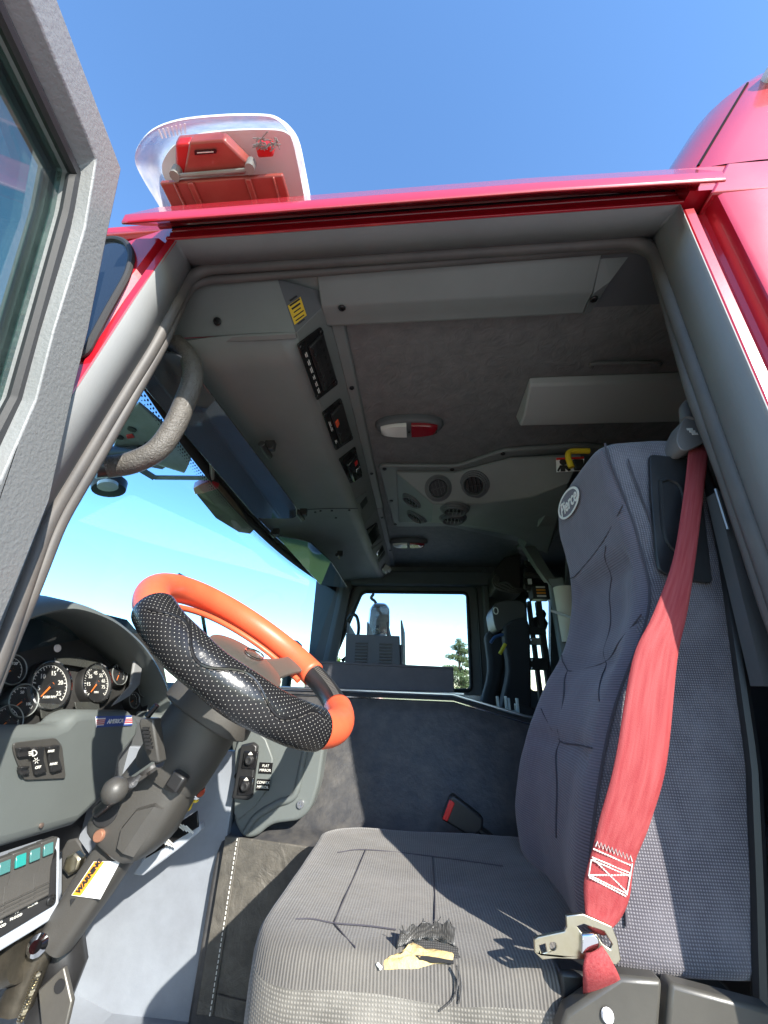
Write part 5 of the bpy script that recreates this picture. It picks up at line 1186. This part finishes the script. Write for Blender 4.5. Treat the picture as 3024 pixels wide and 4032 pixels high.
# moulded plaque on the near side
pq = [PY(a, b, .5975) for a, b in ((2550, 1796), (2700, 1812), (2745, 1840), (2775, 2120), (2794, 2290), (2785, 2300), (2679, 2284), (2590, 2255), (2575, 2180), (2556, 1950))]
plq = MB().plate(roundpoly(pq, .008, 3), (0, -.006, 0)).build('side_plaque', M_black, ds, bevel=.003)
io = [PY(a, b, .5905) for a, b in ((2600, 1895), (2640, 1890), (2685, 1930), (2705, 2080), (2705, 2180), (2640, 2150), (2610, 2060))]
MB().tube(smoothpath(io+[io[0]], 5), .003, 6).build('plaque_rim', M_black, plq)
# cushion
def rr_pts(x0, x1, y0_, y1_, r, n=8, m=14):
    pts = []
    for (cx_, cy_, a0) in ((x1-r, y1_-r, 0), (x0+r, y1_-r, 90), (x0+r, y0_+r, 180), (x1-r, y0_+r, 270)):
        for j in range(n+1):
            a = math.radians(a0+90*j/n); pts.append(V((cx_+r*math.cos(a), cy_+r*math.sin(a), 0)))
    out = []
    for i, p_ in enumerate(pts):
        out.append(p_); q = pts[(i+1) % len(pts)]
        if (q-p_).length > .05: out += [p_.lerp(q, j/m) for j in range(1, m)]
    return out
CX0, CX1, CY0, CY1 = -.205, .25, .585, 1.035
def czt(x, y):
    return 1.483-.010*math.exp(-(((x-.02)/.14)**2+((y-.80)/.13)**2))
base_ = rr_pts(CX0, CX1, CY0, CY1, .07); cc = V(((CX0+CX1)/2, (CY0+CY1)/2, 0)); rings = []
for k, z in ((.97, -.185), (1.0, -.17), (1.005, -.10), (1.004, -.05), (1.0, -.028), (.985, -.010), (.965, -.003), (.93, 0), (.87, .0015), (.78, 0), (.66, 0), (.54, 0), (.42, 0), (.3, 0), (.18, 0), (.06, 0)):
    rings.append([V((cc.x+(q.x-cc.x)*k, cc.y+(q.y-cc.y)*k, 0)) for q in base_])
    for q in rings[-1]: q.z = czt(q.x, q.y)+z
cm = MB().loft(rings)
for v in cm.v:
    w_ = noise.noise(v*11)*.003+noise.noise(v*33)*.0012; v.z += w_; v.y += w_*.6*(v.z < 1.47)
cu_ = cm.build('cushion', [M_cush, M_cushs], ds, smooth=180)
for p_ in cu_.data.polygons: p_.material_index = 1 if p_.index//len(base_) < 4 else 0
def ctop(a, b, h=.0012):
    q = PZ(a, b, 1.482); 
    for _ in range(4): q = PZ(a, b, czt(q.x, q.y)+h+noise.noise(V((q.x, q.y, q.z))*11)*.003)
    return q
for l in (((1165, 3618), (1230, 3618), (1315, 3634), (1450, 3645), (1560, 3660)), ((1441, 3345), (1400, 3440), (1350, 3550), (1315, 3634)), ((1704, 3372), (1712, 3500), (1712, 3650)), ((1315, 3634), (1370, 3700), (1400, 3730)), ((1330, 3356), (1441, 3345), (1704, 3372), (1980, 3410))):
    P_ = smoothpath([ctop(a, b) for a, b in l], 6); MB().tube(P_, .0008, 6).build('seam_welt', M_welt, cu_)
# the tear on the entry edge: foam, ragged flap, loose threads
tn = V((0, -.50, .87)).normalized(); to = V((0, .603, 1.4775))
def tp(a, b, h=0): return PP(a, b, to+tn*h, tn)
rnd = random.Random(5)
def ragged(l, n=5, amp=.0016, h=0):
    P_ = [tp(a, b, h) for a, b in l]; out = []
    for a, b in zip(P_, P_[1:]+P_[:1]):
        for k in range(n): out.append(a.lerp(b, k/n)+V((rnd.uniform(-amp, amp), 0, rnd.uniform(-amp, amp)*.5)))
    return out
M_torn = fabric('torn_cloth_black', (.02, .02, .02), (.09, .085, .08), (500, 500), (0, 1))
MB().plate(ragged(((1462, 3812), (1490, 3770), (1560, 3735), (1622, 3690), (1700, 3700), (1800, 3735), (1815, 3800), (1740, 3822), (1640, 3834), (1520, 3832)), h=-.001), tn*.0035).build('torn_edge', M_torn, cu_)
fo = ragged(((1487, 3796), (1540, 3768), (1590, 3738), (1622, 3712), (1680, 3735), (1785, 3750), (1785, 3800), (1649, 3820), (1514, 3820)), 4, .0012, .003)
cf_ = sum(fo, V())/len(fo)
fm = MB().loft([fo, [q.lerp(cf_, .25)+tn*.004+tn*noise.noise(q*60)*.004 for q in fo], [q.lerp(cf_, .6)+tn*.005+tn*noise.noise(q*50)*.006 for q in fo], [q.lerp(cf_, .95)+tn*.004 for q in fo]]).build('exposed_foam', M_foam, cu_, smooth=60)
MB().plate(ragged(((1640, 3765), (1700, 3770), (1785, 3785), (1785, 3797), (1700, 3790), (1650, 3778)), 3, .0008, .0085), tn*.001).build('foam_split', M_rubber, fm)
# curled flap of cloth standing up behind the tear
fl_a = [tp(a, b, .004) for a, b in ((1560, 3738), (1610, 3708), (1660, 3698), (1720, 3700), (1790, 3722))]
fl_b = [tp(a, b, .020) for a, b in ((1590, 3675), (1625, 3645), (1690, 3640), (1745, 3632), (1792, 3640))]
fl_a, fl_b = resample(smoothpath(fl_a, 4), 18), resample(smoothpath(fl_b, 4), 18)
rw = []
for t in (0, .25, .5, .75, 1): rw.append([a.lerp(b, t)+tn*(.006*math.sin(t*3)+.003*math.sin(i*1.7+t*2))+V((0, 0, (rnd.uniform(-.004, .003) if t == 1 else 0))) for i, (a, b) in enumerate(zip(fl_a, fl_b))])
MB().loft(rw, closed=False, caps=False).build('torn_flap', M_torn, cu_, thick=.0016)
thr = MB()
for k in range(7):
    q = fl_b[rnd.randrange(18)]; e = q+V((rnd.uniform(-.009, .009), rnd.uniform(-.004, .006), rnd.uniform(-.002, .008))); thr.tube([q, q.lerp(e, .5)+V((rnd.uniform(-.003, .003), 0, 0)), e], .0006, 4)
def py_side(a, b): return PY(a, b, .583)
for l in (((1800, 3800), (1802, 3860), (1785, 3930), (1730, 3980)), ((1800, 3800), (1815, 3870), (1812, 3920), (1805, 3950)), ((1795, 3805), (1812, 3850), (1808, 3900))):
    thr.tube(smoothpath([py_side(a, b) for a, b in l], 5), .0011, 5)
thr.build('loose_threads', M_torn, cu_, kind='stuff')
MB().tube([tp(1486, 3796, .006), tp(1500, 3812, .007)], .0018, 8).build('frayed_end', M_white, cu_)
# seat pedestal
MB().box((.03, .80, 1.22), (.34, .34, .15)).build('pedestal', M_black, ds, bevel=.01)
# side bracket carrying the belt anchor
sbp = [PY(a, b, .562) for a, b in ((2190, 4090), (2232, 3987), (2442, 3845), (2612, 3862), (2596, 4090))]
M_oliv = mat('olive_black_plastic', (.055, .052, .045), .35, bump=[('noise', 200, .15, .0006)], var=(9, .6, (.085, .08, .068)))
sbk = MB().plate(sbp, (0, .02, 0)).build('anchor_cover', M_oliv, ds, bevel=.004)
MB().plate([PY(a, b, .565) for a, b in ((2640, 3872), (3060, 3985), (3060, 4090), (2620, 4090))], (0, .02, 0)).build('rear_anchor_cover', M_oliv, ds, bevel=.004)
MB().lathe([(.006, 0), (.005, .002), (.0001, .003)], PY(2392, 3999, .5605), (0, -1, 0), 14).build('snap_button', M_label, sbk)
MB().tube([PY(2210, 3888, .60), PY(2310, 3830, .60)], .007, 8).build('adjust_rod', M_chrome, ds)
MB().box(PY(2290, 3900, .60), (.05, .03, .04)).build('adjust_block', M_black, ds, bevel=.004)

# ---------------------------------------------------------------- seat belt
sbelt = thing('seat_belt', 'faded red shoulder belt running down the driver seat to its metal tongue', 'seat belt', PY(2740, 1750, .57))
prs = (((2712, 1760), (2792, 1752), .575), ((2690, 1960), (2768, 1960), .565), ((2650, 2200), (2738, 2195), .556), ((2570, 2420), (2705, 2415), .550), ((2490, 2600), (2665, 2600), .548), ((2420, 3000), (2625, 3000), .550), ((2362, 3220), (2560, 3235), .555), ((2330, 3350), (2500, 3392), .560), ((2300, 3470), (2478, 3530), .565), ((2302, 3575), (2440, 3620), .568), ((2312, 3640), (2395, 3668), .566), ((2335, 3668), (2380, 3680), .572))
le = smoothpath([PY(*a, y_) for a, b, y_ in prs], 6); ri = smoothpath([PY(*b, y_) for a, b, y_ in prs], 6)
def ribbon(le, ri, nm, bow=.0012, n=8):
    rings_ = []
    for i, (a, b) in enumerate(zip(le, ri)):
        d = V((0, -1, 0)); rings_.append([a.lerp(b, t/n)+d*bow*math.sin(math.pi*t/n)+d*.0004*math.sin(i*.5+t) for t in range(n+1)])
    return MB().loft(rings_, closed=False, caps=False).build(nm, M_belt, sbelt, thick=.0014, smooth=180)
web = ribbon(le, ri, 'shoulder_webbing')
l2 = [PY(a, b, y_) for a, b, y_ in ((2305, 3752, .555), (2296, 3800, .552), (2296, 3860, .556), (2295, 3915, .572))]; r2 = [PY(a, b, y_) for a, b, y_ in ((2368, 3722, .555), (2400, 3770, .552), (2432, 3830, .556), (2445, 3870, .572))]
ribbon(smoothpath(l2, 5), smoothpath(r2, 5), 'lap_webbing', .003)
# box stitching
def bw(a, b): return PY(a, b, interp([(3220, .555), (3350, .560), (3470, .565), (3575, .568)], b)-.0032)
stc = MB()
def dashes(p0, p1, n=14, r=.0007):
    for k in range(n): stc.tube([p0.lerp(p1, (k+.1)/n), p0.lerp(p1, (k+.85)/n)], r, 5)
zg = [bw(2345+k*7.2, (3310 if k % 2 else 3332)+k*3.0) for k in range(21)]
stc.tube(zg, .0007, 5)
for a, b in (((2335, 3342), (2485, 3408)), ((2330, 3375), (2486, 3440)), ((2328, 3385), (2484, 3452)), ((2318, 3445), (2470, 3520)), ((2318, 3453), (2466, 3530)), ((2334, 3380), (2470, 3515)), ((2320, 3446), (2486, 3445)), ((2328, 3385), (2318, 3450)), ((2490, 3400), (2468, 3525))): dashes(bw(*a), bw(*b))
stc.build('box_stitching', M_white, web, kind='stuff')
# tongue plate
def tg(a, b): return PY(a, b, .560)
circ = lambda a, b, ra, rb, n=14: [tg(a+ra*math.cos(2*math.pi*k/n), b+rb*math.sin(2*math.pi*k/n)) for k in range(n)]
ton = plate_holes([tg(a, b) for a, b in ((2229, 3606), (2296, 3598), (2410, 3648), (2432, 3700), (2446, 3780), (2432, 3797), (2400, 3795), (2350, 3778), (2275, 3779), (2200, 3775), (2137, 3781), (2106, 3752), (2103, 3700), (2118, 3690), (2222, 3668), (2232, 3650))],
                  [[tg(a, b) for a, b in ((2124, 3724), (2148, 3716), (2154, 3748), (2132, 3756))], circ(2178, 3727, 13, 17), [tg(a, b) for a, b in ((2272, 3648), (2300, 3640), (2380, 3668), (2412, 3720), (2405, 3740), (2372, 3715), (2350, 3680), (2290, 3672))]], (0, .004, 0))
ton.build('tongue_plate', M_zinc, sbelt, bevel=.0008, smooth=30)
MB().plate([PY(a, b, .556) for a, b in ((2290, 3680), (2340, 3678), (2362, 3700), (2362, 3735), (2340, 3745), (2290, 3760))], (0, .005, 0)).build('tongue_fold', M_chrome, sbelt, bevel=.0015)
# upper guide
dr_ = thing('belt_guide', 'grey moulded belt guide on the pillar above the seat shoulder', 'belt guide', PY(2720, 1690, .57))
gq = [PY(a, b, .565) for a, b in ((2693, 1650), (2715, 1632), (2745, 1650), (2770, 1715), (2775, 1742), (2705, 1775), (2680, 1770), (2662, 1735), (2672, 1690))]
M_guide = mat('guide_grey_plastic', (.17, .16, .155), .5, bump=[('noise', 400, .3, .0005)])
gb = MB().plate(roundpoly(gq, .008, 3), (0, .035, 0)).build('guide_body', M_guide, dr_, bevel=.006, seg=3)
MB().tube([PY(2705, 1660, .57), PY(2700, 1610, .585), PY(2715, 1590, .60)], .010, 10).build('guide_stem', M_guide, dr_)
for k in range(3): MB().box(PY(2716+k*10, 1690+k*9, .5645), (.009, .0008, .004)).build('moulded_mark', M_white, gb)
# buckle on the far side of the cushion
bk2 = thing('belt_buckle', 'black seat belt buckle with red release button on a stalk', 'belt buckle', PY(2000, 3400, 1.03))
bo_ = [PY(a, b, 1.03) for a, b in ((1772, 3140), (1786, 3130), (1905, 3222), (1902, 3272), (1858, 3302), (1738, 3228))]
bu_ = MB().plate(bo_, (0, .03, 0)).build('buckle_body', M_black, bk2, bevel=.005, seg=3)
MB().plate([PY(a, b, 1.0285) for a, b in ((1771, 3148), (1792, 3163), (1762, 3238), (1742, 3226))], (0, .02, 0)).build('release_button', M_redpl, bu_, bevel=.002)
MB().tube([PY(1885, 3262, 1.045), PY(1950, 3310, 1.045), PY(2030, 3365, 1.04)], .016, 10, flat=.5).build('stalk', M_black, bk2)
MB().plate([PY(a, b, 1.03) for a, b in ((1962, 3378), (2060, 3318), (2130, 3330), (2150, 3430), (2060, 3450), (2010, 3445))], (0, .03, 0)).build('anchor_block', M_black, bk2, bevel=.005)
MB().tube([PY(2060, 3448, 1.027), PY(2130, 3386, 1.027)], .004, 6).build('anchor_pin', M_alu, bk2)

# ---------------------------------------------------------------- officer seat on the far side
osx = thing('officer_seat', 'black air-pack officer seat with headrest beside the far door', 'seat', (.5, 2.25, 1.14))
M_dseat = mat('black_seat_cloth', (.02, .021, .024), .8, bump=[('noise', 600, .5, .0006)], var=(12, .5, (.03, .031, .035)))
def pad(nm, l, y_, w_, mt=M_dseat, bev=.025): return MB().plate(smoothpath([PY(a, b, y_) for a, b in l]+[PY(*l[0], y_)], 3)[:-1], (0, w_, 0)).build(nm, mt, osx, bevel=bev, seg=3, smooth=60)
pad('back_pad', ((1912, 2500), (1945, 2470), (1992, 2490), (1988, 2620), (1962, 2740), (1950, 2880), (1880, 2880), (1896, 2770), (1926, 2640)), 2.36, .10)
pad('back_pad', ((1986, 2462), (2020, 2440), (2078, 2438), (2090, 2560), (2082, 2880), (1962, 2880), (1978, 2770), (2004, 2640), (1990, 2530)), 2.16, .10)
hd = pad('headrest', ((1938, 2405), (1956, 2372), (2010, 2362), (2064, 2372), (2068, 2430), (2010, 2462), (1965, 2484), (1948, 2462)), 2.2, .22, mat('headrest_vinyl', (.05, .052, .05), .5), .02)
hq = PY(1952, 2405, 2.198); MB().tube([hq+V((.012*math.cos(k*.4), -.001, .018*math.sin(k*.4))) for k in range(16)], .003, 6, loop=True).build('badge_ring', M_white, hd)
MB().box((.46, 2.3, 1.5), (.45, .45, .12)).build('seat_base', M_dseat, osx, bevel=.03, seg=3)
MB().box((.5, 2.3, 1.28), (.35, .35, .3)).build('pedestal', M_black, osx, bevel=.01)
ba = thing('bottle_bracket', 'black steel air-bottle bracket rails behind the officer seat', 'bracket', (.62, 2.3, 1.14))
for a, w_ in ((2098, .02), (2136, .03)):
    q = PY(a, 2500, 2.25); MB().box((q.x, 2.25, 1.72), (w_, .04, 1.0)).build('rail', M_black, ba, bevel=.004)
for a, b, c_, d_ in ((2082, 2470, 2150, 2500), (2080, 2590, 2160, 2640), (2085, 2512, 2130, 2540)):
    p0, p1 = PY(a, b, 2.24), PY(c_, d_, 2.24); MB().box((p0+p1)/2, (abs(p1.x-p0.x), .03, abs(p1.z-p0.z))).build('cross_plate', M_black if b != 2512 else M_mech, ba, bevel=.004)
for a, b in ((2092, 2598), (2091, 2630), (2088, 2520)): 
    MB().lathe([(.009, 0), (.008, .006), (.004, .006), (.0001, .004)], PY(a, b, 2.222), (0, -1, 0), 12).build('bolt', M_chrome, ba)
for c_, r_ in (((2130, 2418), .030), ((2125, 2455), .045)):  # dark balls stand in for a person's reflection in the crew window
    MB().lathe([(.0001, -r_), (r_*.7, -r_*.7), (r_, 0), (r_*.7, r_*.7), (.0001, r_)], PY(*c_, 2.3), (0, 0, 1), 16).build('reflected_figure', M_black, ba, smooth=80)
st2 = thing('air_pack_straps', 'blue and yellow air-pack hoses over the officer seat', 'hose', PY(1960, 2520, 2.2))
MB().tube(smoothpath([PY(a, b, 2.2) for a, b in ((1932, 2532), (1945, 2512), (1965, 2502), (1985, 2498))], 5), .008, 8).build('blue_hose', mat('blue_rubber', (.03, .08, .22), .5), st2)
MB().tube([PY(1990, 2535, 2.14), PY(1968, 2575, 2.14)], .009, 8).build('yellow_strap', mat('yellow_webbing', (.6, .5, .03), .7), st2)
# paper tube strapped to the post
pt_ = thing('paper_tube', 'cream paper tube strapped to the bulkhead post', 'tube', PY(2210, 2500, 1.85))
c0, c1 = PY(2222, 2315, 1.85), PY(2248, 2530, 1.85)
MB().tube([c0, c1], [.048, .036], 24).build('tube_body', M_cream, pt_)
MB().tube([c0+(c0-c1).normalized()*.0005, c0+(c1-c0).normalized()*-.002], [.044, .044], 24).build('tube_mouth', mat('tube_inside', (.3, .26, .19), .9), pt_)
cm_ = c0.lerp(c1, .58); MB().tube([cm_+V((-.08, -.03, .03)), cm_+V((-.03, -.05, .008)), cm_+V((.06, -.045, -.03))], .006, 6).build('strap', M_white, pt_)
# hanging cables and equipment in the far rear corner
cbx = thing('equipment_box', 'dark equipment box mounted high in the far rear corner', 'equipment box', PY(2020, 2250, 2.5))
MB().plate([PY(a, b, 2.45) for a, b in ((1945, 2245), (1985, 2195), (2050, 2180), (2050, 2340), (1950, 2320))], (0, .25, 0)).build('box_shell', mat('brown_black', (.035, .03, .028), .7), cbx, bevel=.006)
cbl = thing('hanging_cables', 'loop of grey cables hanging below the dark equipment box', 'cables', PY(1960, 2260, 2.4))
for k in range(4):
    MB().tube(smoothpath([PY(1955+k*3, 2262+k*4, 2.42), PY(1940+k*8, 2290+k*2, 2.40), PY(1960+k*12, 2318-k*8, 2.38), PY(2030, 2335-k*6, 2.38), PY(2062, 2325-k*3, 2.40)], 6), .0065, 8).build('cable', M_seal, cbl)
hr_ = thing('hose_rack', 'cluster of black hoses and clamps hanging from the ceiling behind the seats', 'hose rack', PY(2090, 2250, 2.3))
MB().tube([PY(2088, 2190, 2.3), PY(2086, 2330, 2.3)], .018, 8).build('rack_bar', M_black, hr_)
for k, (b, w_) in enumerate(((2215, .05), (2240, .06), (2262, .07), (2285, .06), (2310, .05))):
    q = PY(2092, b, 2.28); MB().tube([q+V((-.04, 0, 0)), q+V((w_+.03, .02, -.01))], .016, 8).build('clamp', M_black if k % 2 else M_col, hr_)
for b in (2200, 2290): MB().box(PY(2086, b, 2.255), (.02, .01, .03)).build('label_tab', M_label, hr_)
q = PY(2132, 2328, 2.25)
bx2 = MB().box(q+V((0, .05, 0)), (.10, .08, .08)).build('relay_box', M_black, hr_, bevel=.006)
for k, mt in enumerate((M_white, M_lorange, M_lorange, M_white)): MB().box(q+V((0, .008, .026-.017*k)), (.05, .003, .010)).build('warning_band', mt, bx2)
# yellow handle and placard
yh = thing('pull_bar', 'yellow tubular pull handle above the driver headrest', 'handle', PY(2260, 1790, 1.06))
MB().tube(smoothpath([PY(a, b, 1.06) for a, b in ((2250, 1840), (2238, 1805), (2240, 1782), (2262, 1776), (2320, 1776))], 5), .009, 10).build('handle_bar', M_keyyel, yh)
wpq = thing('seat_belt_placard', 'small white seat belt warning placard beside the yellow handle', 'placard', PY(2220, 1830, 1.08))
o4 = [PY(a, b, 1.08) for a, b in ((2190, 1803), (2300, 1798), (2300, 1852), (2192, 1858))]
wb = MB().plate(o4, (0, .003, 0)).build('placard_face', M_label, wpq)
MB().plate([PY(a, b, 1.0785) for a, b in ((2190, 1803), (2300, 1798), (2300, 1806), (2190, 1811))], (0, .001, 0)).build('red_band', M_redpl, wb)
q = PY(2217, 1820, 1.078)
MB().lathe([(.011, 0), (.011, .001), (.0001, .001)], q, (0, -1, 0), 14).build('pictogram_head', M_rubber, wb)
MB().plate([PY(a, b, 1.078) for a, b in ((2205, 1832), (2229, 1832), (2248, 1850), (2240, 1856), (2226, 1844), (2226, 1856), (2208, 1856), (2208, 1844), (2200, 1856), (2194, 1852))], (0, .001, 0)).build('pictogram_body', M_rubber, wb)
MB().box(PY(2278, 1830, 1.072), (.03, .012, .035)).build('latch_block', M_black, yh, bevel=.003)
# two pale clips on the rear ledge of the engine cover
for i, a in enumerate((1980, 2025)):
    t_ = thing('pale_clip', ('pale U-shaped clip on the engine cover ledge, clear of the black strip', 'pale U-shaped clip on the engine cover ledge, touching the black strip')[i], 'clip', PY(a, 2815, 1.5), 'pale clips on the engine cover ledge')
    c_ = PY(a, 2812+i*8, 1.5); mclip = MB()
    mclip.box(c_, (.035, .02, .035)); mclip.box(c_+V((-.014, 0, .035)), (.007, .02, .04)); mclip.box(c_+V((.014, 0, .035)), (.007, .02, .04))
    mclip.build('clip_body', mat('pale_mint', (.45, .55, .55), .4), t_, bevel=.002)
rl = thing('rear_ledge_strip', 'black plastic strip behind the pale clips on the engine cover', 'strip', PY(2060, 2800, 1.55))
MB().plate([PY(a, b, 1.56) for a, b in ((2035, 2770), (2110, 2790), (2115, 2840), (2040, 2830))], (0, .05, 0)).build('strip_body', M_black, rl, bevel=.004)
# adjuster track on the pillar and items glimpsed behind the seat
tk = thing('belt_track', 'ribbed metal belt adjuster track on the pillar behind the seat', 'track', PY(2850, 2100, .57))
tp0, tp1 = PY(2818, 1925, .55), PY(2935, 2300, .55)
MB().tube([tp0, tp0.lerp(tp1, .45)], .0022, 6).build('track_edge', M_alu, tk)
for k in range(24):
    q = tp0.lerp(tp1, .15+k*.034)+V((.018, .004, 0)); MB().box(q, (.014, .006, .006)).build('track_tooth', M_black, tk)
MB().loft([[tp0+V(d) for d in ((.006, .008, 0), (.09, .012, 0), (.09, .03, 0), (.006, .03, 0))], [PY(3010, 2700, .55)+V(d) for d in ((.006, .008, 0), (.09, .012, 0), (.09, .03, 0), (.006, .03, 0))]]).build('track_plate', M_dark, tk)
